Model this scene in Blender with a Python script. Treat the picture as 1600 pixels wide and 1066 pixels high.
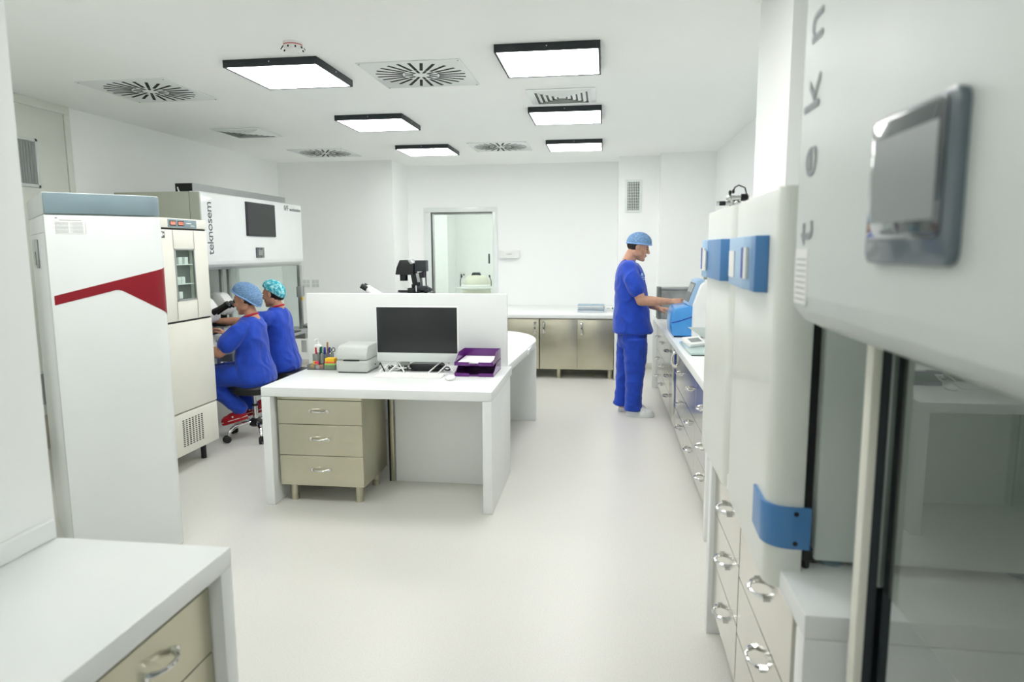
import bpy, bmesh, math, random
from mathutils import Vector, Matrix, noise, Quaternion
PI = math.pi
random.seed(7)
for o in list(bpy.data.objects): bpy.data.objects.remove(o)
SC = bpy.context.scene
C = SC.collection

# ---------------------------------------------------------------- camera
FPX, VPX, VPY, ROLL, EYE = 1067.0, 945.0, 389.0, math.radians(0.3), 1.6
def unroll(x, y):
    dx, dy = x-800.0, 533.0-y
    c, s = math.cos(-ROLL), math.sin(-ROLL)
    return c*dx-s*dy, s*dx+c*dy
_u, _v = unroll(VPX, VPY)
TH = math.atan(_v/FPX); PSI = math.atan(_u*math.cos(TH)/FPX)
FW = Vector((-math.sin(PSI)*math.cos(TH), math.cos(PSI)*math.cos(TH), -math.sin(TH)))
RT = Vector((math.cos(PSI), math.sin(PSI), 0)); UP = RT.cross(FW)
CAMLOC = Vector((0, 0, EYE))
def ray(x, y):
    a, b = unroll(x, y); return RT*(a/FPX)+UP*(b/FPX)+FW
def onY(x, y, Y):
    d = ray(x, y); return CAMLOC+d*(Y/d.y)
cam = bpy.data.cameras.new('camera'); camo = bpy.data.objects.new('camera', cam); C.objects.link(camo)
cam.sensor_width = 36.0; cam.lens = FPX/1600.0*36.0; cam.clip_start = 0.05
c, s = math.cos(ROLL), math.sin(ROLL)
r2 = RT*c-UP*s; u2 = RT*s+UP*c
camo.matrix_world = Matrix((( r2.x, u2.x, -FW.x, CAMLOC.x), (r2.y, u2.y, -FW.y, CAMLOC.y), (r2.z, u2.z, -FW.z, CAMLOC.z), (0, 0, 0, 1)))
cam.dof.use_dof = True; cam.dof.focus_distance = 5.2; cam.dof.aperture_fstop = 2.8
SC.camera = camo
# ---------------------------------------------------------------- world, exposure
w = bpy.data.worlds.new('world'); SC.world = w; w.use_nodes = True
w.node_tree.nodes['Background'].inputs[0].default_value = (0.9, 0.95, 1.0, 1)
w.node_tree.nodes['Background'].inputs[1].default_value = 0.5
SC.view_settings.view_transform = 'Standard'; SC.view_settings.look = 'None'
SC.view_settings.exposure = 0.0; SC.view_settings.gamma = 1.0; SC.view_settings.use_curve_mapping = False
PANEL_STRENGTH = 14.2      # the ceiling light panels
SC.cycles.max_bounces = 20; SC.cycles.diffuse_bounces = 14; SC.cycles.transparent_max_bounces = 12

# ---------------------------------------------------------------- materials
def srgb(h):
    if isinstance(h, str):
        h = h.lstrip('#'); v = [int(h[i:i+2], 16)/255 for i in (0, 2, 4)]
    else: v = list(h)
    return [(x/12.92 if x <= 0.04045 else ((x+0.055)/1.055)**2.4) for x in v]+[1.0]
MATS = {}
def mat(name, col, rough=0.5, metal=0.0, spec=0.5, bump=None, var=None, trans=0.0, alpha=1.0, emit=None, coat=0.0, ior=1.45, sss=0.0, sheen=0.0):
    m = bpy.data.materials.new(name); m.use_nodes = True
    nt = m.node_tree; b = nt.nodes['Principled BSDF']; L = nt.links
    cc = srgb(col); b.inputs['Base Color'].default_value = cc
    b.inputs['Roughness'].default_value = rough; b.inputs['Metallic'].default_value = metal
    b.inputs['Specular IOR Level'].default_value = spec; b.inputs['IOR'].default_value = ior
    b.inputs['Transmission Weight'].default_value = trans; b.inputs['Alpha'].default_value = alpha
    b.inputs['Coat Weight'].default_value = coat; b.inputs['Sheen Weight'].default_value = sheen
    if sss: b.inputs['Subsurface Weight'].default_value = sss; b.inputs['Subsurface Scale'].default_value = 0.01
    if emit: b.inputs['Emission Color'].default_value = srgb(emit[0]); b.inputs['Emission Strength'].default_value = emit[1]
    tc = nt.nodes.new('ShaderNodeTexCoord')
    def noise_tex(scale, detail, stretch):
        mp = nt.nodes.new('ShaderNodeMapping'); mp.inputs['Scale'].default_value = stretch
        nz = nt.nodes.new('ShaderNodeTexNoise'); nz.inputs['Scale'].default_value = scale; nz.inputs['Detail'].default_value = detail
        L.new(tc.outputs['Object'], mp.inputs[0]); L.new(mp.outputs[0], nz.inputs['Vector']); return nz
    if var:      # (scale, second colour, stretch, low, high)
        nz = noise_tex(var[0], 4, var[2] if len(var) > 2 else (1, 1, 1))
        rp = nt.nodes.new('ShaderNodeValToRGB'); L.new(nz.outputs['Fac'], rp.inputs[0])
        rp.color_ramp.elements[0].color = cc; rp.color_ramp.elements[1].color = srgb(var[1])
        rp.color_ramp.elements[0].position = var[3] if len(var) > 3 else 0.35
        rp.color_ramp.elements[1].position = var[4] if len(var) > 4 else 0.7
        L.new(rp.outputs[0], b.inputs['Base Color'])
    if bump:     # (scale, strength, stretch)
        nz = noise_tex(bump[0], 3, bump[2] if len(bump) > 2 else (1, 1, 1))
        bp = nt.nodes.new('ShaderNodeBump'); bp.inputs['Strength'].default_value = bump[1]; bp.inputs['Distance'].default_value = 0.01
        L.new(nz.outputs['Fac'], bp.inputs['Height']); L.new(bp.outputs[0], b.inputs['Normal'])
    MATS[name] = m; return m
mat('wall', '#f6f7f6', 0.6, bump=(60, 0.02), var=(1.2, '#f4f6f5'))
mat('ceiling', '#f6f7f5', 0.7, var=(0.8, '#f3f5f3'))
mat('floor', '#d9d8d2', 0.32, var=(160, '#cecbc5', (1, 1, 1), 0.4, 0.75), bump=(220, 0.03))
mat('solid', '#e9ebea', 0.3, var=(2, '#e5e8e7'))
mat('enamel', '#e6eae9', 0.3, coat=0.3, var=(3, '#e2e7e5'))
mat('enamel_grey', '#d5dbd8', 0.4, var=(3, '#cfd6d3'))
mat('cream', '#e6e5da', 0.4, var=(3, '#e1e0d4'))
mat('cream_dark', '#b8bcae', 0.5, var=(3, '#b2b6a8'))
mat('incub', '#e4e6e0', 0.35, var=(3, '#dfe2dc'), coat=0.2)
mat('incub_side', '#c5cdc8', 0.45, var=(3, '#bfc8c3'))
mat('slate', '#7f939a', 0.4, var=(4, '#7a8e96'))
mat('red', '#8f1524', 0.4, var=(5, '#8a1322'))
mat('steel', '#c9c6b2', 0.3, 1.0, var=(2.2, '#bab5a0', (1, 1, 1), 0.3, 0.75), bump=(90, 0.05, (1, 1, 14)))
mat('steel_bright', '#d6d4cc', 0.16, 1.0, var=(2.5, '#cac8be'), bump=(4, 0.02))
mat('chrome', '#dfe0e0', 0.08, 1.0, var=(3, '#d8d9da'))
mat('alu', '#b4b8b6', 0.35, 0.9, var=(6, '#a9adab'))
mat('alu_paint', '#a9adac', 0.5, 0.3, var=(6, '#a2a6a5'))
mat('black', '#17191a', 0.45, var=(9, '#1c1e20'))
mat('black_gloss', '#0d0f10', 0.12, var=(9, '#101213'))
mat('rubber', '#232628', 0.6, var=(9, '#1d2022'))
mat('leather', '#15171a', 0.38, var=(30, '#1c1e21'), bump=(120, 0.1))
mat('frame_dark', '#2b3135', 0.45, var=(9, '#262c30'))
mat('screen', '#232627', 0.25, var=(2, '#26292a'))
mat('lcd', '#8d9392', 0.3, var=(2, '#858b8a'))
mat('panel_slate', '#5d6a72', 0.3, var=(5, '#56636b'), coat=0.6)
mat('panel_dark', '#3c464b', 0.1, var=(5, '#424c51'), coat=1.0)
mat('blue', '#4f86bd', 0.35, var=(4, '#4a80b8'))
mat('blue_light', '#a2c3e3', 0.35, var=(4, '#9cbede'))
mat('blue_inst', '#4a9be0', 0.3, var=(4, '#4595db'), coat=0.3)
mat('scrub', '#1245bd', 0.75, var=(14, '#0f3ba8'), bump=(260, 0.08), sheen=0.2)
mat('trim_red', '#b8203a', 0.7, var=(20, '#ad1c34'))
mat('skin_m', '#c79a80', 0.5, var=(30, '#bd8e76'), sss=0.08)
mat('skin_w', '#c6947a', 0.5, var=(30, '#bc886f'), sss=0.08)
mat('hair', '#1e1714', 0.5, var=(60, '#2a201b', (1, 1, 4)))
mat('eye', '#14100e', 0.2, var=(9, '#1a1512'))
mat('lip', '#a5675c', 0.5, var=(30, '#9c5f55'))
mat('cap_blue', '#7fa6cf', 0.75, var=(55, '#5878a0', (1, 1, 3), 0.35, 0.65), bump=(90, 0.5, (1, 1, 2)))
mat('cap_rim', '#8fb7e6', 0.75, var=(70, '#76a0d6'), bump=(120, 0.5))
mat('cap_teal', '#2aa3b4', 0.85, var=(42, '#a8dfe4', (1, 1, 1), 0.47, 0.62), bump=(60, 0.2))
mat('clog_red', '#b31224', 0.45, var=(9, '#a81020'))
mat('clog_white', '#eceeee', 0.45, var=(9, '#e3e6e6'))
mat('purple', '#75288e', 0.22, trans=0.25, var=(6, '#681f80'), coat=0.3)
mat('paper', '#f4f4f2', 0.7, var=(6, '#efefed'))
mat('ink', '#4a5055', 0.6, var=(40, '#5a6065'))
mat('ink_light', '#9aa2a6', 0.6, var=(40, '#8f979b'))
mat('printer', '#c2c6c1', 0.45, var=(6, '#bcc0bb'))
mat('plastic_white', '#f0f1ef', 0.4, var=(6, '#eaebe9'))
mat('tank', '#dcdccb', 0.45, var=(4, '#d5d5c3'))
mat('acrylic', '#c9cfcf', 0.15, trans=0.85, ior=1.2)
mat('yellow', '#f2c62a', 0.6, var=(20, '#e8bb22')); mat('orange', '#ef7a4a', 0.6, var=(20, '#e57042')); mat('lime', '#9ed66a', 0.6, var=(20, '#94cc60'))
mat('pink', '#e0476a', 0.6, var=(20, '#d43f61')); mat('pen_red', '#c62a30', 0.4, var=(20, '#b92429')); mat('pen_green', '#187a58', 0.4, var=(20, '#146c4e'))
mat('pen_blue', '#2a3fae', 0.4, var=(20, '#24389c')); mat('brown', '#a9805a', 0.6, var=(20, '#9c7550')); mat('display_red', '#d87860', 0.4, var=(60, '#e8a08c'))
mat('book_blue', '#5f86a8', 0.5, var=(9, '#587f9f')); mat('book_top', '#9db4c2', 0.5, var=(9, '#94abba')); mat('yellow_tag', '#e2c23c', 0.5, var=(20, '#d8b832')); mat('grey_case', '#a5a9a7', 0.45, 0.2, var=(6, '#858987'))
mat('grey_band', '#6f7572', 0.5, var=(6, '#696f6c')); mat('tray_glass', '#d3e7e4', 0.12, trans=0.25, var=(4, '#cbe1de'), coat=0.5)
mat('door_metal', '#dfe1d9', 0.5, var=(4, '#dadcd4')); mat('door_low', '#b9b3a8', 0.5, var=(4, '#b2aca1'))
mat('dark_hole', '#131515', 0.8, var=(9, '#181a1a'))
def glassmat(name, tint, refl, rough=0.0):
    m = bpy.data.materials.new(name); m.use_nodes = True; nt = m.node_tree; nt.nodes.clear()
    out = nt.nodes.new('ShaderNodeOutputMaterial'); tr = nt.nodes.new('ShaderNodeBsdfTransparent'); gl = nt.nodes.new('ShaderNodeBsdfGlossy')
    tr.inputs[0].default_value = srgb(tint); gl.inputs['Roughness'].default_value = rough
    fr = nt.nodes.new('ShaderNodeFresnel'); fr.inputs[0].default_value = refl
    mx = nt.nodes.new('ShaderNodeMixShader')
    ge = nt.nodes.new('ShaderNodeNewGeometry'); mt = nt.nodes.new('ShaderNodeMath'); mt.operation = 'SUBTRACT'; mt.inputs[0].default_value = 1.0; mu = nt.nodes.new('ShaderNodeMath'); mu.operation = 'MULTIPLY'
    nt.links.new(ge.outputs['Backfacing'], mt.inputs[1]); nt.links.new(fr.outputs[0], mu.inputs[0]); nt.links.new(mt.outputs[0], mu.inputs[1])
    nt.links.new(mu.outputs[0], mx.inputs[0]); nt.links.new(tr.outputs[0], mx.inputs[1]); nt.links.new(gl.outputs[0], mx.inputs[2])
    nt.links.new(mx.outputs[0], out.inputs[0]); MATS[name] = m
glassmat('glass', '#f2f7f5', 1.3); glassmat('glass_door', '#eaefed', 1.45); glassmat('glass_sash', '#e6eae8', 1.6)
m = bpy.data.materials.new('light_panel'); m.use_nodes = True; MATS['light_panel'] = m
b = m.node_tree.nodes['Principled BSDF']; b.inputs['Base Color'].default_value = (1, 1, 1, 1)
b.inputs['Emission Color'].default_value = (1.0, 0.992, 0.985, 1); b.inputs['Emission Strength'].default_value = PANEL_STRENGTH

# ---------------------------------------------------------------- mesh builder
class MB:
    def __init__(s): s.bm = bmesh.new()
    def box(s, x0, x1, y0, y1, z0, z1, b=0.0, seg=2, M=None):
        t = bmesh.new()
        bmesh.ops.create_cube(t, size=1.0)
        sx, sy, sz = abs(x1-x0), abs(y1-y0), abs(z1-z0)
        for v in t.verts: v.co = Vector((v.co.x*sx+(x0+x1)/2, v.co.y*sy+(y0+y1)/2, v.co.z*sz+(z0+z1)/2))
        if b > 0: bmesh.ops.bevel(t, geom=t.edges[:], offset=min(b, 0.45*min(sx, sy, sz)), segments=seg, profile=0.5, affect='EDGES')
        return s._add(t, M)
    def _add(s, t, M=None):
        if M is not None: bmesh.ops.transform(t, matrix=M, verts=t.verts)
        mp = {}
        for v in t.verts: mp[v] = s.bm.verts.new(v.co)
        for f in t.faces:
            try: s.bm.faces.new([mp[v] for v in f.verts])
            except ValueError: pass
        t.free(); return s
    def rings(s, rs, cap=True, close=True):
        """loft a list of rings (lists of Vectors of equal length)"""
        vs = [[s.bm.verts.new(p) for p in r] for r in rs]; n = len(rs[0])
        for a, b in zip(vs, vs[1:]):
            for i in range(n if close else n-1):
                s.bm.faces.new((a[i], a[(i+1) % n], b[(i+1) % n], b[i]))
        if cap:
            s.bm.faces.new(vs[0][::-1]); s.bm.faces.new(vs[-1])
        return s
    def tube(s, pts, r, n=10, capround=True, flat=None):
        """tube along pts; r is a number or list; flat=(axis Vector, factor) squashes the section along the axis"""
        pts = [Vector(p) for p in pts]; m_ = len(pts)
        rr = r if isinstance(r, (list, tuple)) else [r]*m_
        if capround:
            P, R = [], []
            d0 = (pts[0]-pts[1]).normalized(); d1 = (pts[-1]-pts[-2]).normalized()
            for k in (0.98, 0.8, 0.45): P.append(pts[0]+d0*rr[0]*k); R.append(rr[0]*math.sqrt(1-k*k))
            P += pts; R += list(rr)
            for k in (0.45, 0.8, 0.98): P.append(pts[-1]+d1*rr[-1]*k); R.append(rr[-1]*math.sqrt(1-k*k))
            pts, rr = P, R; m_ = len(pts)
        T = []
        for i in range(m_):
            a = pts[max(i-1, 0)]; b = pts[min(i+1, m_-1)]; T.append((b-a).normalized())
        up = Vector((0, 0, 1)) if abs(T[0].z) < 0.9 else Vector((1, 0, 0))
        N = (up-T[0]*up.dot(T[0])).normalized(); rings = []
        for i in range(m_):
            if i: N = (T[i-1].rotation_difference(T[i]) @ N); N = (N-T[i]*N.dot(T[i])).normalized()
            B = T[i].cross(N); ring = []
            for k in range(n):
                a = 2*PI*k/n; o = N*math.cos(a)*rr[i]+B*math.sin(a)*rr[i]
                if flat: ax = flat[0].normalized(); o = o-ax*o.dot(ax)*(1-flat[1])
                ring.append(pts[i]+o)
            rings.append(ring)
        return s.rings(rings)
    def cyl(s, p0, p1, r, n=16, r1=None): return s.tube([p0, p1], [r, r if r1 is None else r1], n, capround=False)
    def ell(s, c, r, R=None, n=16, m=10):
        c = Vector(c); rs = []
        for i in range(1, m):
            a = PI*i/m; rs.append([c+(R or Matrix.Identity(3)) @ Vector((r[0]*math.sin(a)*math.cos(2*PI*k/n), r[1]*math.sin(a)*math.sin(2*PI*k/n), -r[2]*math.cos(a))) for k in range(n)])
        return s.rings(rs)
    def lathe(s, prof, o=(0, 0, 0), n=20, M=None):
        o = Vector(o); rs = [[o+((M @ Vector((r*math.cos(2*PI*k/n), r*math.sin(2*PI*k/n), z))) if M else Vector((r*math.cos(2*PI*k/n), r*math.sin(2*PI*k/n), z))) for k in range(n)] for r, z in prof]
        return s.rings(rs)
    def prism(s, poly, axis, a, b, bev=0.0):
        """extrude a 2-D polygon along an axis: 'x' poly=(y,z), 'y' poly=(x,z), 'z' poly=(x,y)"""
        def P(p, t): return Vector({'x': (t, p[0], p[1]), 'y': (p[0], t, p[1]), 'z': (p[0], p[1], t)}[axis])
        t = bmesh.new(); va = [t.verts.new(P(p, a)) for p in poly]; vb = [t.verts.new(P(p, b)) for p in poly]; n = len(poly)
        t.faces.new(va); t.faces.new(vb[::-1])
        for i in range(n): t.faces.new((va[(i+1) % n], va[i], vb[i], vb[(i+1) % n]))
        bmesh.ops.recalc_face_normals(t, faces=t.faces[:])
        if bev: bmesh.ops.bevel(t, geom=t.edges[:], offset=bev, segments=2, profile=0.5, affect='EDGES')
        return s._add(t)
    def quad(s, pts): s.bm.faces.new([s.bm.verts.new(p) for p in pts]); return s
def rpoly(x0, x1, y0, y1, rad, n=5, corners=(1, 1, 1, 1)):
    """rounded rectangle; corners: (x0y0, x1y0, x1y1, x0y1)"""
    out = []
    for (cx, cy, sx, sy, a0, k) in ((x0, y0, 1, 1, PI, 0), (x1, y0, -1, 1, 1.5*PI, 1), (x1, y1, -1, -1, 0, 2), (x0, y1, 1, -1, 0.5*PI, 3)):
        if not corners[k]: out.append((cx, cy)); continue
        for i in range(n+1):
            a = a0+0.5*PI*i/n; out.append((cx+sx*rad+rad*math.cos(a), cy+sy*rad+rad*math.sin(a)))
    return out
ROOTM = {}
def smooth(me, ang=35):
    for p in me.polygons: p.use_smooth = True
    try: me.set_sharp_from_angle(angle=math.radians(ang))
    except Exception: pass
def link_mesh(name, me, m, parent=None):
    o = bpy.data.objects.new(name, me); C.objects.link(o)
    if m: me.materials.clear(); me.materials.append(MATS[m])
    if parent is not None:
        o.parent = parent; ROOTM[o.name] = ROOTM[parent.name]
    else: ROOTM[o.name] = Matrix.Identity(4)
    return o
def obj(name, mb, m, parent=None, local=False, ang=35, label=None):
    bm = mb.bm
    if parent is not None and not local: bmesh.ops.transform(bm, matrix=ROOTM[parent.name].inverted(), verts=bm.verts)
    bmesh.ops.recalc_face_normals(bm, faces=bm.faces[:])
    me = bpy.data.meshes.new(name); bm.to_mesh(me); bm.free(); smooth(me, ang)
    o = link_mesh(name, me, m, parent)
    if label: o['label'] = label
    return o
def tag(o, label, cat, group=None):
    o['label'] = label; o['category'] = cat
    if group: o['group'] = group
    return o
def struct(name, mb, m, parent=None):
    o = obj(name, mb, m, parent)
    if parent is None: o['kind'] = 'structure'
    return o
def thing(name, label, cat, loc=(0, 0, 0), rotz=0.0, group=None):
    o = bpy.data.objects.new(name, None); C.objects.link(o); o.empty_display_size = 0.1
    o.location = loc; o.rotation_euler = (0, 0, rotz)
    ROOTM[o.name] = Matrix.Translation(loc) @ Matrix.Rotation(rotz, 4, 'Z')
    return tag(o, label, cat, group)
def single(name, mb, m, label, cat, group=None):
    return tag(obj(name, mb, m), label, cat, group)
def dup(root, loc, rotz=None, label=None):
    r = root.copy(); C.objects.link(r); r.location = loc
    if rotz is not None: r.rotation_euler = (0, 0, rotz)
    if label: r['label'] = label
    ROOTM[r.name] = Matrix.Translation(loc) @ Matrix.Rotation(r.rotation_euler.z, 4, 'Z')
    for ch in list(root.children):
        c_ = ch.copy(); C.objects.link(c_); c_.parent = r; ROOTM[c_.name] = ROOTM[r.name]
        for g in list(ch.children):
            d = g.copy(); C.objects.link(d); d.parent = c_; ROOTM[d.name] = ROOTM[r.name]
    return r
def share(name, src, parent, M):
    """another object on the same mesh, placed by a local matrix"""
    o = bpy.data.objects.new(name, src.data); C.objects.link(o); o.parent = parent; ROOTM[o.name] = ROOTM[parent.name]
    o.matrix_local = M; return o
def text(name, body, size, M, m, parent, depth=0.0008, align='LEFT', spacing=1.0):
    cu = bpy.data.curves.new(name, 'FONT'); cu.body = body; cu.size = size; cu.extrude = depth; cu.align_x = align; cu.space_character = spacing; cu.resolution_u = 3
    t = bpy.data.objects.new(name, cu); C.objects.link(t)
    dg = bpy.context.evaluated_depsgraph_get(); me = bpy.data.meshes.new_from_object(t.evaluated_get(dg))
    bpy.data.objects.remove(t); bpy.data.curves.remove(cu)
    me.transform(ROOTM[parent.name].inverted() @ M)
    return link_mesh(name, me, m, parent)
def axes(origin, right, upv):
    """matrix that takes text-plane x/y to the given world directions"""
    r = Vector(right).normalized(); u = Vector(upv).normalized(); n = r.cross(u)
    return Matrix(((r.x, u.x, n.x, origin[0]), (r.y, u.y, n.y, origin[1]), (r.z, u.z, n.z, origin[2]), (0, 0, 0, 1)))
def box(*a, **k): return MB().box(*a, **k)

# ================================================================ the room
XL, XR, ZC = -4.45, 1.36, 2.79
struct('floor', MB().box(XL-0.1, XR+0.1, -2.6, 9.80, -0.1, 0).box(-3.7, -0.7, 9.80, 12.7, -0.1, 0), 'floor')
struct('ceiling', MB().box(XL-0.1, XR+0.1, -2.6, 9.80, ZC, ZC+0.1).box(-3.7, -0.7, 9.80, 12.7, ZC, ZC+0.1), 'ceiling')
wl = struct('wall_left', box(XL-0.12, XL, 1.52, 9.1, 0, ZC), 'wall')
struct('wall_front', box(-1.7, XR+0.1, -2.6, -2.5, 0, ZC), 'wall')
struct('wall_near_left', box(-1.69, -1.5405, -2.5, 1.67, 0, ZC, b=0.006), 'wall')
struct('wall_left_return', box(XL, -1.69, 1.52, 1.67, 0, ZC), 'wall')
struct('wall_right', box(XR, XR+0.12, -2.6, 9.8, 0, ZC), 'wall')
struct('wall_right_pillar', box(0.74, XR, 3.03, 3.66, 0, ZC, b=0.004), 'wall')
struct('wall_back_left', box(XL-0.1, -2.83, 9.05, 9.85, 0, ZC), 'wall')
struct('wall_back', MB().box(-2.83, -2.56, 9.75, 9.85, 0, ZC).box(-1.54, 0.17, 9.75, 9.85, 0, ZC).box(-2.56, -1.54, 9.75, 9.85, 2.18, ZC), 'wall')
struct('wall_back_column', box(0.17, 0.69, 9.22, 9.85, 0, ZC), 'wall')
struct('wall_back_right', box(0.69, XR+0.1, 8.95, 9.85, 0, ZC), 'wall')
struct('wall_beyond_door', MB().box(-3.7, -3.6, 9.85, 12.7, 0, ZC).box(-0.8, -0.7, 9.85, 12.7, 0, ZC).box(-3.7, -0.7, 12.6, 12.7, 0, ZC).box(-3.6, -2.75, 11.9, 12.6, 0, ZC), 'wall')
struct('baseboard_back', MB().box(-2.83, -2.60, 9.742, 9.752, 0, 0.08, b=0.003).box(-1.50, 0.17, 9.742, 9.752, 0, 0.08, b=0.003).box(0.17, 0.69, 9.212, 9.222, 0, 0.08, b=0.003), 'floor')
struct('baseboard_back_left', MB().box(XL, -2.83, 9.042, 9.052, 0, 0.08, b=0.003).box(-2.832, -2.822, 9.05, 9.75, 0, 0.08, b=0.003), 'floor')
struct('baseboard_left', box(XL-0.002, XL+0.008, 1.67, 9.04, 0, 0.08, b=0.003), 'floor')
# glazed door at the back
d = bpy.data.objects.new('door_1', None); C.objects.link(d); d['kind'] = 'structure'; d.location = (-2.05, 9.75, 0)
ROOTM['door_1'] = Matrix.Translation((-2.05, 9.75, 0)); d['label'] = 'white framed glazed sliding door in the back wall'
obj('door_frame', MB().box(-2.59, -2.49, 9.72, 9.75, 0, 2.13, b=0.003).box(-1.585, -1.52, 9.72, 9.75, 0, 2.13, b=0.003).box(-2.59, -1.52, 9.72, 9.75, 2.1301, 2.20, b=0.003).box(-2.56, -2.492, 9.7501, 9.86, 0, 2.13).box(-1.584, -1.54, 9.7501, 9.86, 0, 2.13).box(-2.56, -1.54, 9.7501, 9.86, 2.1301, 2.18), 'enamel', d)
obj('metal_edge', MB().box(-2.488, -2.455, 9.765, 9.80, 0, 2.13, b=0.002).box(-2.455, -1.60, 9.765, 9.80, 2.10, 2.13, b=0.002), 'alu', d)
obj('seal', MB().box(-2.492, -2.486, 9.745, 9.77, 0, 2.13).box(-2.49, -1.60, 9.745, 9.77, 2.124, 2.13), 'black', d)
obj('pane', box(-2.456, -1.586, 9.776, 9.786, 0.01, 2.10), 'glass_door', d)
obj('handle', MB().box(-1.655, -1.635, 9.735, 9.765, 1.40, 1.54, b=0.004), 'frame_dark', d)
# flush service door with grilles in the left wall
d = bpy.data.objects.new('door_2', None); C.objects.link(d); d['kind'] = 'structure'; d.location = (XL, 4.75, 0)
ROOTM['door_2'] = Matrix.Translation((XL, 4.75, 0)); d['label'] = 'pale flush service door with louvred grilles in the left wall'
obj('leaf', box(XL+0.0002, XL+0.006, 4.20, 5.28, 0.0, 2.72, b=0.002), 'door_metal', d)
obj('door_frame', MB().box(XL, XL+0.016, 5.285, 5.345, 0, 2.724, b=0.003).box(XL, XL+0.016, 4.13, 4.195, 0, 2.724, b=0.003).box(XL, XL+0.016, 4.13, 5.345, 2.7245, 2.79, b=0.003), 'door_metal', d)
obj('kick_plate', box(XL+0.006, XL+0.012, 4.22, 5.26, 0.02, 0.30, b=0.001), 'door_low', d)
for z0, z1 in ((2.10, 2.48), (0.36, 0.66)):
    g = obj('grille_frame', MB().box(XL+0.004, XL+0.02, 4.62, 4.98, z0, z0+0.025, b=0.003).box(XL+0.004, XL+0.02, 4.62, 4.98, z1-0.025, z1, b=0.003).box(XL+0.004, XL+0.02, 4.62, 4.645, z0, z1, b=0.003).box(XL+0.004, XL+0.02, 4.955, 4.98, z0, z1, b=0.003).box(XL+0.004, XL+0.007, 4.64, 4.96, z0+.02, z1-.02), 'enamel_grey', d)
    for k in range(11):
        y = 4.662+k*0.0275
        obj('slat', box(-0.008, 0.008, -0.003, 0.003, z0+0.028, z1-0.028, M=Matrix.Translation((XL+0.014, y, 0)) @ Matrix.Rotation(0.6, 4, 'Z')), 'alu_paint', g)
# ================================================================ ceiling fittings
LH = 0.31
def light_proto():
    t = thing('ceiling_light', 'x', 'ceiling light', (0, 0, ZC), 0, 'square ceiling light panels')
    f = MB(); i = LH-0.013
    f.box(-LH, LH, -LH, -i, -0.046, 0, b=0.0015).box(-LH, LH, i, LH, -0.046, 0, b=0.0015).box(-LH, -i, -i, i, -0.046, 0, b=0.0015).box(i, LH, -i, i, -0.046, 0, b=0.0015)
    obj('frame', f, 'frame_dark', t, local=True)
    obj('diffuser', box(-i, i, -i, i, -0.042, -0.034), 'light_panel', t, local=True)
    for (x, y) in ((0, -LH-0.001), (0, LH+0.001), (LH+0.001, 0)):
        obj('screw', MB().ell((x, y, -0.02), (0.005, 0.005, 0.005), n=8, m=6), 'chrome', t, local=True)
    return t
lp = light_proto(); lspots = [(-2.09, 4.52, 'square black framed light panel nearest the smoke detector'), (-0.35, 4.45, 'square black framed light panel, largest of the right hand row'),
    (-2.09, 6.33, 'square black framed light panel, middle of the left row'), (-0.35, 6.25, 'square black framed light panel right behind the louvred square diffuser'),
    (-2.09, 8.12, 'square black framed light panel, farthest of the left row'), (-0.35, 8.03, 'square black framed light panel, farthest of the right row'),
    (-2.09, 2.68, 'square black framed light panel overhead in front of the freezer'), (-0.35, 2.65, 'square black framed light panel overhead before the near bench'), (-0.35, -0.95, 'square black framed light panel behind the camera'),
    (-1.7, 11.0, 'added square black framed light panel, out of view in the room beyond the glazed door, right of two'), (-3.2, 10.4, 'added square black framed light panel, out of view in the room beyond the glazed door, left of two')]  # both panels added out of view to brighten the room beyond the door
for k, (x, y, lab) in enumerate(lspots):
    if k == 0: lp.location = (x, y, ZC); lp['label'] = lab; ROOTM[lp.name] = Matrix.Translation((x, y, ZC))
    else: dup(lp, (x, y, ZC), 0, lab)
def swirl_proto():
    t = thing('swirl_diffuser', 'x', 'air vent', (0, 0, ZC), 0, 'round slotted ceiling diffusers')
    obj('plate', box(-0.342, 0.342, -0.342, 0.342, -0.007, 0, b=0.002), 'enamel', t, local=True)
    a = obj('slot', box(0.125, 0.305, -0.0105, 0.0105, -0.0082, -0.0068), 'dark_hole', t, local=True)
    for k in range(1, 24): share('slot', a, t, Matrix.Rotation(2*PI*k/24, 4, 'Z'))
    a = obj('slot', box(0.055, 0.115, -0.009, 0.009, -0.0082, -0.0068), 'dark_hole', t, local=True)
    for k in range(1, 12): share('slot', a, t, Matrix.Rotation(2*PI*k/12, 4, 'Z'))
    for x, y in ((-.325, -.325), (.325, -.325), (-.325, .325), (.325, .325)):
        obj('screw', MB().ell((x, y, -0.009), (0.006, 0.006, 0.003), n=8, m=6), 'alu', t, local=True)
    return t
sp = swirl_proto(); sspots = [(-3.38, 4.90, 'round slotted swirl diffuser above the red striped freezer side'), (-1.258, 4.74, 'round slotted swirl diffuser between the two nearest light panels'),
    (-3.42, 8.25, 'round slotted swirl diffuser above the far end of the workstation'), (-1.22, 8.10, 'round slotted swirl diffuser between the two farthest light panels')]
for k, (x, y, lab) in enumerate(sspots):
    if k == 0: sp.location = (x, y, ZC); sp['label'] = lab; ROOTM[sp.name] = Matrix.Translation((x, y, ZC))
    else: dup(sp, (x, y, ZC), 0, lab)
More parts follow.
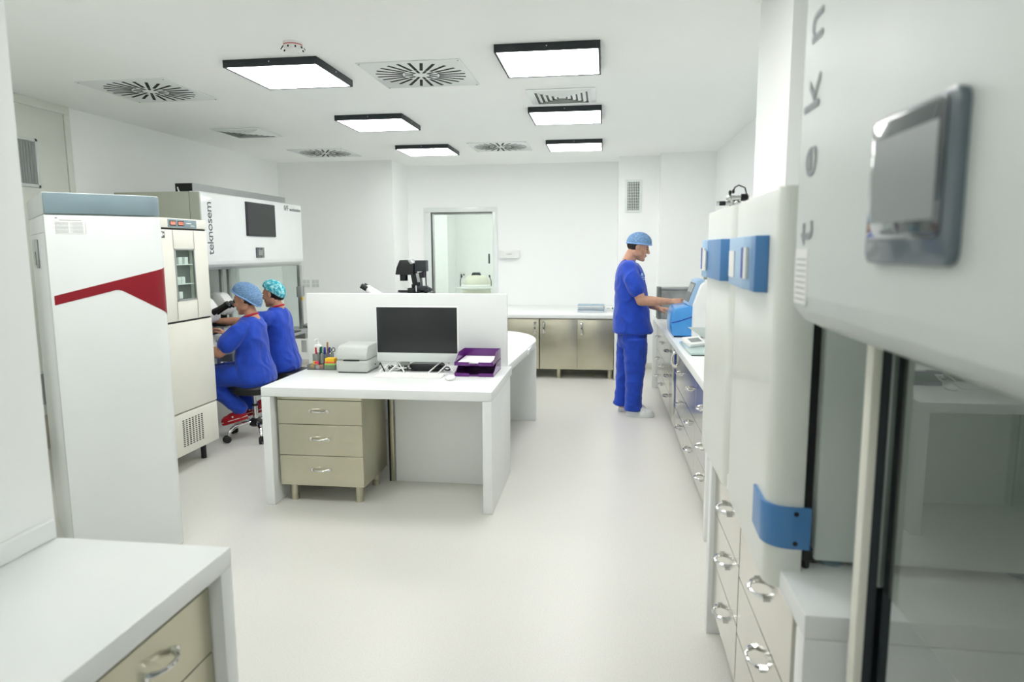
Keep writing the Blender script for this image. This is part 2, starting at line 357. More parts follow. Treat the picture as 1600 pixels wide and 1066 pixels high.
def louvre(x, y, lab):
    t = thing('louvre_diffuser', lab, 'air vent', (x, y, ZC), 0, 'square louvred ceiling diffusers')
    obj('backing', box(-0.22, 0.22, -0.22, 0.22, -0.004, 0), 'grey_band', t, local=True)
    def ring(ro, ri, zo, zi):
        def sq(r, z): return [Vector((-r, -r, z)), Vector((r, -r, z)), Vector((r, r, z)), Vector((-r, r, z))]
        return MB().rings([sq(ro, zo), sq(ri, zi), sq(ri, zi-0.003), sq(ro, zo-0.003), sq(ro, zo)], cap=False)
    obj('frame', ring(0.26, 0.225, -0.002, -0.006), 'enamel', t, local=True)
    for k, r in enumerate((0.225, 0.185, 0.145, 0.105, 0.065)):
        obj('louvre', ring(r, r-0.024, -0.006, -0.015), 'enamel', t, local=True, ang=10)
    obj('centre_plate', box(-0.028, 0.028, -0.028, 0.028, -0.014, -0.004), 'enamel', t, local=True)
louvre(-3.61, 6.74, 'square louvred diffuser in the ceiling above the left hand workstation')
louvre(-0.345, 5.56, 'square louvred diffuser touching the middle right light panel')
t = thing('smoke_detector', 'small white smoke detector with red ring on ceiling', 'smoke detector', (-1.80, 3.93, ZC))
obj('base', MB().lathe([(0.055, 0), (0.055, -0.012), (0.05, -0.014)], n=24), 'plastic_white', t, local=True)
obj('ring', MB().lathe([(0.0535, -0.014), (0.0535, -0.018)], n=24), 'pen_red', t, local=True)
obj('cover', MB().lathe([(0.052, -0.018), (0.05, -0.034), (0.036, -0.05), (0.02, -0.055), (0.002, -0.056)], n=24), 'plastic_white', t, local=True)
for k in range(10):
    a = 2*PI*k/10; obj('slot', box(-0.004, 0.004, -0.002, 0.002, -0.046, -0.034, M=Matrix.Rotation(a, 4, 'Z') @ Matrix.Translation((0, -0.0455, 0)) @ Matrix.Rotation(-0.5, 4, 'X')), 'dark_hole', t, local=True)

# ================================================================ wall fittings
t = thing('wall_grille', 'tall white air grille high on the back column', 'air vent', (0.363, 9.22, 2.28))
obj('backing', box(0.285, 0.441, 9.210, 9.215, 2.10, 2.46), 'grey_band', t)
obj('frame', MB().box(0.255, 0.285, 9.205, 9.221, 2.07, 2.49, b=0.003).box(0.441, 0.471, 9.205, 9.221, 2.07, 2.49, b=0.003).box(0.285, 0.441, 9.205, 9.221, 2.07, 2.10, b=0.003).box(0.285, 0.441, 9.205, 9.221, 2.46, 2.49, b=0.003), 'enamel', t)
for k in range(7): obj('vertical_slat', box(0.294+k*0.0225, 0.303+k*0.0225, 9.204, 9.212, 2.10, 2.46), 'enamel_grey', t)
for k in range(10): obj('horizontal_slat', box(0.285, 0.441, 9.203, 9.2045, 2.115+k*0.036, 2.121+k*0.036), 'enamel_grey', t)
t = thing('wall_unit', 'small white wall mounted unit beside the glazed door', 'wall unit', (-1.345, 9.75, 1.47))
obj('body', MB().prism([(-1.49, 9.752), (-1.49, 9.70), (-1.42, 9.675), (-1.345, 9.668), (-1.27, 9.675), (-1.20, 9.70), (-1.20, 9.752)], 'z', 1.475, 1.59, bev=0.008), 'plastic_white', t)
text('lettering', 'a-level', 0.03, axes((-1.345, 9.6665, 1.525), (1, 0, 0), (0, 0, 1)), 'ink_light', t, align='CENTER')
def socket(x, Y, z, lab):
    t = thing('wall_socket', lab, 'socket', (x, Y, z), 0, 'white double wall sockets')
    obj('plate', box(-0.058, 0.058, -0.01, 0, -0.058, 0.058, b=0.004), 'plastic_white', t, local=True)
    for (dx, dz) in ((-0.027, 0.027), (0.027, 0.027), (-0.027, -0.027), (0.027, -0.027)):
        obj('outlet', box(dx-0.022, dx+0.022, -0.0125, -0.009, dz-0.022, dz+0.022, b=0.003), 'enamel_grey', t, local=True)
socket(-4.10, 9.05, 1.145, 'white wall socket behind the workstation, nearer the pole')
socket(-3.965, 9.05, 1.145, 'white wall socket on the back wall, nearer the partition')
t = thing('wall_socket', 'white wall socket seen through the glazed door', 'socket', (-2.62, 12.6, 1.13))
obj('plate', box(-2.69, -2.57, 12.588, 12.60, 1.07, 1.19, b=0.004), 'plastic_white', t)
obj('outlet', MB().box(-2.67, -2.64, 12.584, 12.59, 1.12, 1.15, b=0.002).box(-2.62, -2.59, 12.584, 12.59, 1.12, 1.15, b=0.002), 'grey_band', t)
# cryogenic tank in the room beyond the glass door
t = thing('storage_tank', 'cream lidded storage tank seen through the glazed door', 'tank', (-2.13, 11.35, 0))
obj('body', MB().lathe([(0.23, 0.05), (0.25, 0.1), (0.25, 0.95), (0.24, 1.0)], (-2.13, 11.35, 0), 28), 'tank', t)
obj('collar', MB().lathe([(0.255, 0.94), (0.265, 0.95), (0.265, 1.0), (0.25, 1.02)], (-2.13, 11.35, 0), 28), 'plastic_white', t)
obj('lid', MB().lathe([(0.235, 1.0), (0.232, 1.04), (0.20, 1.12), (0.14, 1.165), (0.05, 1.18)], (-2.13, 11.35, 0), 28), 'tank', t)
obj('lid_handle', MB().prism([(-2.215, 1.16), (-2.19, 1.22), (-2.07, 1.22), (-2.045, 1.16)], 'y', 11.28, 11.36, bev=0.006), 'frame_dark', t)
for sx in (-1, 1):
    obj('latch', MB().tube([(-2.13+sx*0.262, 11.25, 1.0), (-2.13+sx*0.262, 11.25, 1.08), (-2.13+sx*0.24, 11.24, 1.15)], 0.007, 8).tube([(-2.13+sx*0.24, 11.24, 1.15), (-2.13+sx*0.235, 11.24, 1.17)], 0.014, 8), 'frame_dark', t)
    obj('foot', MB().cyl((-2.13+sx*0.15, 11.35, 0), (-2.13+sx*0.15, 11.35, 0.06), 0.03, 12), 'rubber', t)
obj('frame_rail', MB().tube([(-2.42, 11.06, 0), (-2.42, 11.06, 0.97), (-1.84, 11.06, 0.97), (-1.84, 11.06, 0)], 0.014, 8), 'plastic_white', t)

# ================================================================ steel drawer units and benches
def bow_handle(mb, c, along, out, half=0.055, bulge=0.032, r=0.0055):
    """arched pull: c centre on the face, along = unit vector of its length, out = unit vector away from the face"""
    c, al, ou = Vector(c), Vector(along), Vector(out); pts = []
    for k in range(11):
        t_ = -1+2*k/10; pts.append(c+al*half*t_+ou*(bulge*(1-abs(t_)**2.4)+0.002))
    mb.tube(pts, [r*1.5, r*1.5]+[r]*7+[r*1.5, r*1.5], 8)
    for q in (-1, 1): mb.cyl(c+al*half*q, c+al*half*q+ou*0.010, r*2.0, 10)
    return mb
def drawer_unit(label, loc, rotz, wid, dep, top, foot=0.12, fronts=3, steel='steel', group='steel drawer units', zs=None, doors=False, handle_side=1, toprail=0.03):
    """front faces local -Y at y=0"""
    t = thing('drawer_unit' if not doors else 'base_cabinet', label, 'drawer unit' if not doors else 'cabinet', loc, rotz, group)
    h = wid/2
    obj('body', MB().box(-h, h, 0.02, dep, foot, top, b=0.003), steel, t, local=True)
    if toprail: obj('top_rail', MB().box(-h+0.002, h-0.002, 0.004, 0.024, top-toprail, top, b=0.002), steel, t, local=True)
    if doors:
        dr = obj('door', box(-h+0.003, h-0.003, 0, 0.02, foot+0.003, top-toprail-0.004, b=0.003), steel, t, local=True)
        obj('handle', bow_handle(MB(), (handle_side*(h-0.045), 0, top-0.11), (0, 0, 1), (0, -1, 0), 0.065, 0.034, 0.008), 'chrome', dr, local=True)
    else:
        z0 = foot; z1 = top-toprail; hh = (z1-z0)/fronts
        for k in range(fronts):
            a, b_ = (z0+k*hh, z0+(k+1)*hh) if not zs else (zs[k], zs[k+1])
            dr = obj('drawer', box(-h+0.002, h-0.002, 0, 0.02, a+0.002, b_-0.002, b=0.0012, seg=1), steel, t, local=True)
            obj('handle', bow_handle(MB(), (0, 0, (a+b_)/2+0.01), (1, 0, 0), (0, -1, 0)), 'chrome', dr, local=True)
    for x in (-h+0.06, h-0.06):
        for y in (0.07, dep-0.07):
            obj('foot', MB().lathe([(0.026, foot+0.001), (0.026, 0.04), (0.023, 0.037), (0.026, 0.033), (0.026, 0.0)], (x, y, 0), 16), 'steel', t, local=True)
    return t
# ---------------- desk island
D0, D1, DF, DB, DT = -2.11, -0.655, 3.92, 4.83, 0.76
t = thing('desk_island', 'white double sided lab desk with tall partition in the middle of the room', 'desk', (-1.38, 4.85, 0))
obj('worktop', box(D0, D1, DF, DB, DT-0.058, DT, b=0.004), 'solid', t)
obj('side_panel', box(D0, D0+0.058, DF, DB, 0, DT-0.059, b=0.004), 'solid', t)
obj('side_panel', box(D1-0.058, D1, DF, DB-0.1, 0, DT-0.059, b=0.004), 'solid', t)
obj('modesty_panel', box(-1.42, D1-0.06, 4.45, 4.475, 0, DT-0.06, b=0.002), 'wall', t)
obj('partition', box(D0-0.09, D1-0.035, 4.83, 4.87, 0.70, 1.285, b=0.006), 'solid', t)
poly = [(-2.15, 4.87), (-0.69, 4.87)]+[(-0.69+0.07*k/6, 4.87+1.3*k/6) for k in range(1, 7)]
for k in range(1, 11):
    a = PI/2*k/10; poly.append((-1.12+0.50*math.cos(a), 6.17+0.85*math.sin(a)))
poly += [(-2.15, 7.02)]
obj('rear_worktop', MB().prism(poly, 'z', DT-0.06, DT, bev=0.004), 'solid', t)
obj('front_step', box(-0.66, -0.628, 5.72, 6.15, DT-0.052, DT-0.008, b=0.004), 'solid', t)
obj('end_panel', box(-2.05, -0.622, 6.235, 6.29, 0, DT-0.061, b=0.004), 'solid', t)
obj('support_panel', box(-2.1, -2.04, 4.9, 6.23, 0, DT-0.061, b=0.004), 'solid', t)
drawer_unit('steel three drawer pedestal under the white desk', (-1.757, 3.975, 0), 0, 0.555, 0.46, 0.70, 0.115, zs=[0.115, 0.313, 0.515, 0.672], toprail=0.026, group=None)
t = thing('steel_post', 'narrow steel post behind the pedestal under the desk', 'post', (-1.46, 4.452, 0))
obj('post', MB().box(-1.455, -1.43, 4.44, 4.449, 0.0, 0.70, b=0.002), 'steel', t); obj('seam', MB().box(-1.468, -1.456, 4.442, 4.449, 0, 0.70), 'black', t)
# ---------------- left foreground counter
t = thing('counter', 'white counter in the lower left foreground', 'counter', (-1.28, 0.6, 0))
obj('worktop', box(-1.54, -1.0, -1.2, 1.65, 0.745, 0.80, b=0.0015), 'solid', t)
obj('upstand', box(-1.54, -1.522, -1.2, 1.65, 0.80, 0.855, b=0.004), 'solid', t)
obj('end_panel', box(-1.54, -1.0, 1.597, 1.65, 0, 0.7448, b=0.0015), 'solid', t)
obj('end_panel', box(-1.54, -1.0, -1.2, -1.147, 0, 0.744, b=0.005), 'solid', t)
for k, yy in enumerate((1.378, 0.936, 0.494)):
    drawer_unit(['steel drawer unit under the left foreground counter, nearest its end panel', 'steel drawer unit under the left counter, second from its end', 'steel drawer unit under the left counter, third from its end'][k], (-1.035, yy, 0), PI/2, 0.432, 0.46, 0.712, 0.12, zs=[0.12, 0.325, 0.53, 0.712], toprail=0.0, group='drawer units under the left counter')
# ---------------- near right bench
t = thing('bench', 'white bench carrying the two incubators', 'bench', (0.9, 2.13, 0))
obj('worktop', box(0.44, XR-0.003, 1.46, 2.86, 0.755, 0.81, b=0.004), 'solid', t)
obj('end_panel', box(0.44, XR-0.003, 1.46, 1.52, 0, 0.754, b=0.004), 'solid', t)
obj('end_panel', box(0.44, XR-0.003, 2.755, 2.81, 0, 0.754, b=0.004), 'solid', t)
drawer_unit('pale steel three drawer unit in the near bench below the closer incubator', (0.458, 1.925, 0), -PI/2, 0.63, 0.5, 0.752, 0.125, steel='steel_bright', zs=[0.125, 0.31, 0.51, 0.735], toprail=0.016, group='drawer units in the near bench')
drawer_unit('pale steel three drawer unit in the near bench below the farther incubator', (0.458, 2.50, 0), -PI/2, 0.505, 0.5, 0.752, 0.125, steel='steel_bright', zs=[0.125, 0.33, 0.54, 0.735], toprail=0.016, group='drawer units in the near bench')
# ---------------- far right bench
t = thing('bench', 'long white bench along the right wall behind the incubators', 'bench', (0.95, 5.85, 0))
obj('worktop', box(0.56, XR-0.003, 3.68, 7.98, 0.80, 0.855, b=0.004), 'solid', t)
obj('end_panel', box(0.56, 1.35, 3.68, 3.735, 0, 0.799, b=0.004), 'solid', t)
obj('end_panel', box(0.56, 1.35, 7.925, 7.98, 0, 0.799, b=0.004), 'solid', t)
names = ['nearest the pillar', 'second from the pillar', 'third from the pillar', 'door', 'fifth from the pillar', 'sixth from the pillar', 'farthest from the pillar']
ys = [3.89, 4.49, 5.09, 5.69, 6.29, 6.89, 7.41, 7.915]
for k in range(7):
    wd = ys[k+1]-ys[k]; yc = (ys[k]+ys[k+1])/2
    if k == 3: drawer_unit('mirror bright steel cabinet with one door and long handle in the far bench', (0.60, yc, 0), -PI/2, wd-0.004, 0.5, 0.795, 0.09, doors=True, steel='steel_bright', group=None, handle_side=1)
    else: drawer_unit('mirror bright steel drawer unit in the long right bench, '+names[k], (0.60, yc, 0), -PI/2, wd-0.004, 0.5, 0.795, 0.09, steel='steel_bright', zs=[0.09, 0.285, 0.48, 0.765], group='drawer units in the long right bench')
single('bench_filler', box(0.60, 1.1, 3.74, 3.885, 0.0, 0.79, b=0.002), 'solid', 'white filler strip between the pillar end panel and first bench drawers', 'panel')
# ---------------- back wall cabinets
t = thing('back_worktop', 'white worktop over the steel cabinets at the back wall', 'worktop', (-0.55, 9.0, 0))
obj('worktop', box(-1.95, 0.17, 8.35, 9.74, 0.755, 0.80, b=0.004), 'solid', t)
obj('end_panel', box(0.128, 0.17, 8.36, 9.20, 0, 0.754, b=0.003), 'solid', t)
def double_cabinet(lab, x0, x1, xm, sides, feet):
    t = thing('base_cabinet', lab, 'cabinet', ((x0+x1)/2, 8.38, 0), 0, 'steel cabinets at the back wall')
    obj('body', box(x0, x1, 8.40, 8.96, 0.115, 0.745, b=0.003), 'steel', t)
    for (a, b_), sd in zip(((x0, xm), (xm, x1)), sides):
        dr = obj('door', box(a+0.003, b_-0.003, 8.38, 8.40, 0.118, 0.738, b=0.002), 'steel', t)
        obj('handle', bow_handle(MB(), ((b_-0.05) if sd > 0 else (a+0.05), 8.38, 0.632), (0, 0, 1), (0, -1, 0), 0.065, 0.034, 0.009), 'chrome', dr)
    for x in feet:
        for y in (8.44, 8.88): obj('foot', MB().lathe([(0.028, 0.116), (0.028, 0.04), (0.025, 0.037), (0.028, 0.033), (0.028, 0.0)], (x, y, 0), 16), 'steel', t)
double_cabinet('steel two door cabinet at the back wall next to the standing man', -0.788, 0.122, -0.321, (-1, -1), (-0.555, 0.08))
double_cabinet('steel two door cabinet at the back wall behind the curved desk end', -1.72, -0.796, -1.258, (-1, 1), (-1.65, -1.1))
# ================================================================ freezer with red stripe (turned 45 degrees)
t = thing('medical_freezer', 'white freezer with dark red stripe and slate top band', 'freezer', (-2.6136, 2.9330, 0), math.radians(46.5))
# local: front faces -Y at y=0, x from 0 to W
W_, D_, HT = 0.508, 0.87, 1.881
def front_poly(x0, x1, y0, y1, r): return rpoly(x0, x1, y0, y1, r, 8, (0, 1, 0, 0))
obj('cabinet', MB().prism(front_poly(0.0, W_, 0.062, D_, 0.02), 'z', 0.0, HT-0.19, bev=0.002), 'enamel', t, local=True)
obj('top_housing', MB().prism(front_poly(0.0, W_, 0.02, D_, 0.05), 'z', HT-0.188, HT-0.105, bev=0.003), 'enamel', t, local=True)
obj('top_cover', MB().prism(front_poly(0.0, W_, 0.02, D_, 0.05), 'z', HT-0.103, HT, bev=0.006), 'enamel_grey', t, local=True)
obj('slate_band', MB().prism(front_poly(0.003, W_+0.003, 0.004, D_*0.5, 0.07), 'z', HT-0.100, HT-0.004, bev=0.004), 'slate', t, local=True)
door = obj('door', MB().prism(front_poly(0.0, W_, 0.0, 0.058, 0.05), 'z', 0.004, HT-0.108, bev=0.005), 'enamel', t, local=True)
# stripe follows the rounded door front
def door_front(xf):
    """point on door face for arc parameter x (0..W_), wraps round the corner"""
    r = 0.05
    if xf <= W_-r: return Vector((xf, -0.0012, 0))
    a = min((xf-(W_-r))/r, PI/2); return Vector((W_-r+(r+0.0012)*math.sin(a), r-(r+0.0012)*math.cos(a), 0))
st = MB(); N = 30; top, bot = [], []
for k in range(N+1):
    x = 0.012+(W_+0.02-0.012)*k/N; q = x/W_
    zt = 1.387+0.126*q
    zb = 1.342+0.067*q/0.55 if q < 0.52 else (1.408-0.131*(q-0.58)/0.42 if q > 0.58 else 1.408)
    p = door_front(x); top.append(Vector((p.x, p.y, zt))); bot.append(Vector((p.x, p.y, zb)))
st.rings([bot, top], cap=False, close=False)
obj('red_stripe', st, 'red', door, local=True)
lk = obj('lock', box(-0.012, 0.0, 0.42, 0.62, 1.515, 1.665, b=0.004), 'alu', t, local=True)
obj('lock_slot', box(-0.014, -0.011, 0.44, 0.52, 1.53, 1.60), 'black_gloss', lk, local=True)
sk = obj('notice_label', box(0.04, 0.17, -0.0012, 0.0, 1.685, 1.765), 'paper', door, local=True)
mb = MB()
for k in range(9):
    mb.box(0.045, 0.045+0.05, -0.0018, -0.0012, 1.69+k*0.006, 1.6915+k*0.006); mb.box(0.11, 0.155, -0.0018, -0.0012, 1.69+k*0.006, 1.6915+k*0.006)
mb.box(0.06, 0.15, -0.0018, -0.0012, 1.748, 1.7505); mb.box(0.043, 0.053, -0.002, -0.0012, 1.757, 1.762)
for xx in (0.043, 0.105, 0.165): mb.box(xx, xx+0.001, -0.0018, -0.0012, 1.688, 1.742)
obj('print', mb, 'ink_light', sk, local=True)
# ================================================================ cream upright refrigerator
FX, FY0, FY1 = -3.0, 4.30, 4.895
t = thing('upright_refrigerator', 'cream upright refrigerator with small window and red display', 'refrigerator', (-3.3, 4.6, 0))
obj('cabinet', box(-3.62, FX-0.045, FY0+0.006, FY1-0.006, 0.115, 1.83, b=0.006), 'cream', t)
hd = obj('header', box(FX-0.044, FX, FY0, FY1, 1.762, 1.83, b=0.006), 'cream', t)
obj('header_gap', box(FX-0.05, FX-0.012, FY0+0.003, FY1-0.003, 1.75, 1.763), 'black', t)
cp = obj('control_panel', box(FX, FX+0.003, 4.43, 4.765, 1.765, 1.822, b=0.001), 'slate', hd)
for y in (4.447, 4.540):
    dsp = box(FX+0.003, FX+0.0045, y, y+0.072, 1.777, 1.812); obj('display_frame', dsp, 'black', hd)
    obj('display', box(FX+0.0045, FX+0.0055, y+0.006, y+0.066, 1.783, 1.806), 'display_red', hd)
obj('panel_print', MB().box(FX+0.003, FX+0.004, 4.64, 4.70, 1.795, 1.800).box(FX+0.003, FX+0.004, 4.69, 4.74, 1.779, 1.784), 'paper', hd)
dr = obj('upper_door', MB().box(FX-0.044, FX, FY0, 4.485, 1.105, 1.749, b=0.006).box(FX-0.044, FX, 4.715, FY1, 1.105, 1.749, b=0.006).box(FX-0.044, FX, 4.47, 4.73, 1.105, 1.25, b=0.004).box(FX-0.044, FX, 4.47, 4.73, 1.61, 1.749, b=0.004), 'cream', t)
obj('window_frame', MB().box(FX-0.01, FX+0.004, 4.482, 4.493, 1.245, 1.617, b=0.001).box(FX-0.01, FX+0.004, 4.707, 4.718, 1.245, 1.617, b=0.001).box(FX-0.01, FX+0.004, 4.482, 4.718, 1.245, 1.256, b=0.001).box(FX-0.01, FX+0.004, 4.482, 4.718, 1.606, 1.617, b=0.001), 'alu', dr)
obj('window_pane', box(FX-0.008, FX-0.004, 4.49, 4.71, 1.25, 1.61), 'glass', dr)
obj('window_cavity', MB().box(FX-0.0445, FX-0.042, 4.47, 4.73, 1.24, 1.62), 'grey_band', dr)
for z in (1.36, 1.50): obj('shelf', box(FX-0.042, FX-0.012, 4.495, 4.705, z, z+0.006), 'plastic_white', dr)
for (y, z) in ((4.52, 1.366), (4.57, 1.366), (4.55, 1.506), (4.62, 1.506), (4.53, 1.26)):
    obj('stored_box', box(FX-0.038, FX-0.014, y, y+0.04, z, z+0.05, b=0.002), 'paper', dr)
obj('badge', box(FX, FX+0.003, 4.335, 4.385, 1.69, 1.735, b=0.001), 'ink', dr); obj('badge_mark', MB().box(FX+0.003, FX+0.004, 4.342, 4.36, 1.70, 1.728).ell((FX+0.003, 4.372, 1.715), (0.002, 0.007, 0.007), n=10, m=6), 'paper', dr)
obj('middle_gap', box(FX-0.05, FX-0.012, FY0+0.003, FY1-0.003, 1.09, 1.106), 'black', t)
obj('lower_door', box(FX-0.044, FX, FY0, FY1, 0.446, 1.091, b=0.006), 'cream', t)
bp = obj('base_panel', box(FX-0.044, FX-0.002, FY0, FY1, 0.13, 0.436, b=0.006), 'cream', t)
mb = MB()
for i in range(7):
    for j in range(14): mb.box(FX-0.003, FX-0.0008, 4.44+i*0.038, 4.462+i*0.038, 0.19+j*0.0145, 0.197+j*0.0145)
o = obj('vent_slots', mb, 'dark_hole', bp); o['kind'] = 'stuff'
for y in (FY0+0.06, FY1-0.1):
    for x in (-3.55, -3.08): obj('foot', MB().cyl((x, y, 0), (x, y, 0.118), 0.02, 12), 'rubber', t)

# ================================================================ workstation hoods
def hood_profile(xf, xb, z0, z1, sgn):
    """section in (x, z): front face at xf, back at xb; sgn = +1 when the front looks to +X"""
    e = sgn
    return [(xb, z0-0.045), (xf-e*0.085, z0-0.042), (xf-e*0.06, z0-0.036), (xf-e*0.025, z0-0.018), (xf-e*0.004, z0+0.006), (xf, z0+0.035), (xf, z1-0.012), (xf-e*0.012, z1), (xb, z1)]
# ---------------- left workstation
WX, WB, WY0, WY1 = -3.40, -4.20, 5.49, 7.44
t = thing('workstation', 'long white laminar flow workstation hood on the left wall where two women sit', 'workstation', (-3.8, 6.45, 0))
obj('side_seam', box(-3.505, -3.50, WY0-0.0008, WY0+0.001, 1.45, 2.10), 'grey_band', t)
obj('side_cheek', box(-3.50, WX-0.012, WY0-0.0016, WY0-0.0004, 1.50, 2.098), 'cream_dark', t)
obj('hood', MB().prism(hood_profile(WX, -3.50, 1.475, 2.105, 1), 'y', WY0, WY1, bev=0.002), 'enamel', t)
obj('hood_body', box(WB, -3.502, WY0+0.001, WY1-0.004, 1.44, 2.103, b=0.004), 'cream_dark', t)
mon = obj('monitor_bezel', box(WX-0.004, WX+0.014, 6.215, 6.79, 1.74, 2.065, b=0.004), 'frame_dark', t, label='dark flat screen set in the hood front')
obj('monitor_screen', box(WX+0.0142, WX+0.0155, 6.225, 6.78, 1.755, 2.055), 'screen', mon)
cpn = obj('control_panel', box(WX-0.002, WX+0.008, 6.375, 6.535, 1.53, 1.632, b=0.004), 'panel_dark', t)
obj('control_display', box(WX+0.008, WX+0.009, 6.415, 6.495, 1.556, 1.608), 'lcd', cpn)
text('lettering', 'teknosem', 0.125, axes((WX+0.0012, 5.64, 1.565), (0, 0, 1), (0, -1, 0)), 'ink', t, spacing=0.92)
text('lettering', 'IVF', 0.08, axes((WX+0.0012, 7.02, 2.025), (0, 1, 0), (0, 0, 1)), 'ink', t)
text('lettering', 'workstation', 0.055, axes((WX+0.0012, 7.15, 2.025), (0, 1, 0), (0, 0, 1)), 'ink', t)
obj('end_switch', MB().box(WX-0.06, WX-0.03, WY1-0.002, WY1+0.03, 1.50, 1.62, b=0.004), 'frame_dark', t)
obj('duct_box', box(-3.83, -3.66, 5.80, 7.60, 2.106, 2.205, b=0.003), 'alu_paint', t)
obj('duct_end', box(-3.825, -3.665, 5.794, 5.80, 2.11, 2.20), 'black', t)
obj('duct_cable', MB().tube([(-3.80, 5.79, 2.165), (-3.79, 5.785, 2.14), (-3.775, 5.785, 2.115)], 0.006, 6), 'paper', t)
# table
obj('table_top', box(WB, WX+0.12, WY0-0.21, WY1+0.06, 0.69, 0.725, b=0.006), 'alu_paint', t)
obj('table_pad', box(WB+0.1, WX+0.125, WY0-0.19, WY1-0.4, 0.725, 0.735, b=0.004), 'black', t)
obj('under_frame', MB().box(WB+0.02, WX+0.02, WY0+0.06, WY0+0.12, 0.60, 0.69).box(WB+0.02, WX+0.02, WY1-0.08, WY1-0.02, 0.60, 0.69).box(WB+0.02, WB+0.08, WY0+0.1, WY1-0.1, 0.60, 0.69), 'alu', t)
for y in (WY0+0.09, WY1-0.05):
    for x in (WB+0.06, WX-0.24): obj('leg', box(x-0.03, x+0.03, y-0.03, y+0.03, 0.0, 0.60, b=0.004), 'alu', t)
obj('under_box', box(-3.45, -3.33, 5.72, 5.86, 0.60, 0.69, b=0.005), 'alu_paint', t); obj('under_box', box(-3.42, -3.34, 5.95, 6.1, 0.62, 0.69, b=0.005), 'frame_dark', t)
for (x, y) in ((WX+0.01, WY1-0.14), (-4.0, WY0+0.08)):
    po = obj('post', box(x-0.02, x+0.02, y-0.022, y+0.022, 0.725, 1.44, b=0.004), 'alu', t)
    obj('clamp', box(x-0.03, x+0.03, y-0.035, y+0.03, 1.08, 1.20, b=0.004), 'alu_paint', po)
    obj('clamp_knob', box(x-0.015, x+0.02, y+0.03, y+0.065, 1.09, 1.20, b=0.004), 'black', po)
    obj('tag', box(x+0.02, x+0.032, y-0.02, y+0.015, 1.045, 1.085, b=0.003), 'yellow_tag', po)
for y in (6.05, 6.85, 7.0): obj('back_post', box(WB+0.12, WB+0.15, y-0.02, y+0.02, 0.735, 1.44, b=0.003), 'alu', t)
obj('back_panel', box(WB, WB+0.02, WY0+0.01, WY1-0.01, 0.725, 1.44), 'enamel', t)
obj('side_glass', box(WB+0.02, WX-0.02, WY1-0.1, WY1-0.092, 0.725, 1.44), 'glass', t)
obj('side_glass', box(WB+0.03, -3.63, WY0+0.02, WY0+0.028, 0.736, 1.44), 'glass', t)
obj('shelf_bracket', MB().box(WX-0.02, WX+0.18, WY1-0.10, WY1+0.12, 0.735, 0.765, b=0.012, seg=3), 'alu_paint', t)
sx = obj('side_socket', box(WX-0.1, WX-0.03, WY1+0.061, WY1+0.075, 0.42, 0.56, b=0.004), 'plastic_white', t)
obj('wall_box', MB().box(WB+0.02, WB+0.05, 5.98, 6.10, 1.10, 1.24, b=0.003), 'plastic_white', t)
obj('wall_box_slot', MB().box(WB+0.05, WB+0.052, 6.02, 6.10, 1.19, 1.21).tube([(WB+0.06, 6.06, 1.16), (WB+0.09, 6.12, 1.14), (WB+0.08, 6.2, 1.15)], 0.004, 6), 'black', t)
# ---------------- right foreground workstation
RX, RB, RY0, RY1 = 0.38, 1.18, -0.55, 1.45
t = thing('workstation', 'huge white workstation hood at the right edge of the foreground', 'workstation', (0.8, 0.45, 0))
obj('hood', MB().prism(hood_profile(RX, 0.50, 1.475, 2.62, -1), 'y', RY0, RY1, bev=0.003), 'enamel_grey', t)
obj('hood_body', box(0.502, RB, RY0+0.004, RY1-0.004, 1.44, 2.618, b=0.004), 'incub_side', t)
cpn = obj('control_panel', MB().prism(rpoly(0.800, 1.045, 1.578, 1.772, 0.018), 'x', RX-0.012, RX+0.002, bev=0.004), 'panel_slate', t, label='slate touch panel with grey display')
obj('control_glass', MB().prism(rpoly(0.822, 1.035, 1.61, 1.765, 0.012), 'x', RX-0.0145, RX-0.0118, bev=0.001), 'panel_dark', cpn)
obj('control_display', box(RX-0.0152, RX-0.0145, 0.838, 1.022, 1.632, 1.742), 'lcd', cpn)
text('lettering', 'weintek', 0.012, axes((RX-0.0152, 0.985, 1.617), (0, -1, 0), (0, 0, 1)), 'ink_light', cpn, depth=0.0003)
for k, ch in enumerate('teknosem'): text('lettering', ch, 0.135, axes((RX-0.001, 1.34, 1.605+k*0.121), (0, 0, 1), (0, 1, 0)), 'ink_light', t, depth=0.0005)
sk = obj('notice_label', box(RX-0.0012, RX, 1.36, 1.44, 1.492, 1.598), 'paper', t)
mb = MB()
for k in range(8): mb.box(RX-0.0018, RX-0.001, 1.367, 1.432, 1.50+k*0.011, 1.502+k*0.011)
obj('print', mb, 'ink_light', sk)
obj('table_top', box(RX+0.10, RB, RY0+0.02, RY1-0.08, 0.66, 0.70, b=0.006), 'alu_paint', t)
for y in (RY0+0.09, RY1-0.14):
    for x in (RX+0.16, RB-0.06): obj('leg', box(x-0.03, x+0.03, y-0.03, y+0.03, 0.0, 0.66, b=0.004), 'alu', t)
py = 1.335
po = obj('post', MB().box(0.494, 0.511, py-0.012, py+0.022, 0.70, 1.44, b=0.002), 'cream', t)
obj('post_channel', MB().box(0.5115, 0.528, py-0.01, py+0.02, 0.70, 1.44).box(0.5405, 0.557, py-0.01, py+0.02, 0.70, 1.44), 'frame_dark', po)
obj('post_guide', MB().box(0.5282, 0.540, py-0.012, py+0.02, 0.95, 1.44, b=0.002), 'alu', po)
obj('post_back', MB().box(0.5115, 0.566, py+0.021, py+0.026, 0.70, 1.44), 'frame_dark', po)
po = obj('post', MB().box(0.515, 0.58, RY0+0.07, RY0+0.12, 0.70, 1.44, b=0.002), 'alu', t)
obj('sash_glass', box(0.531, 0.537, RY0+0.13, py-0.013, 0.955, 1.44), 'glass_sash', t)
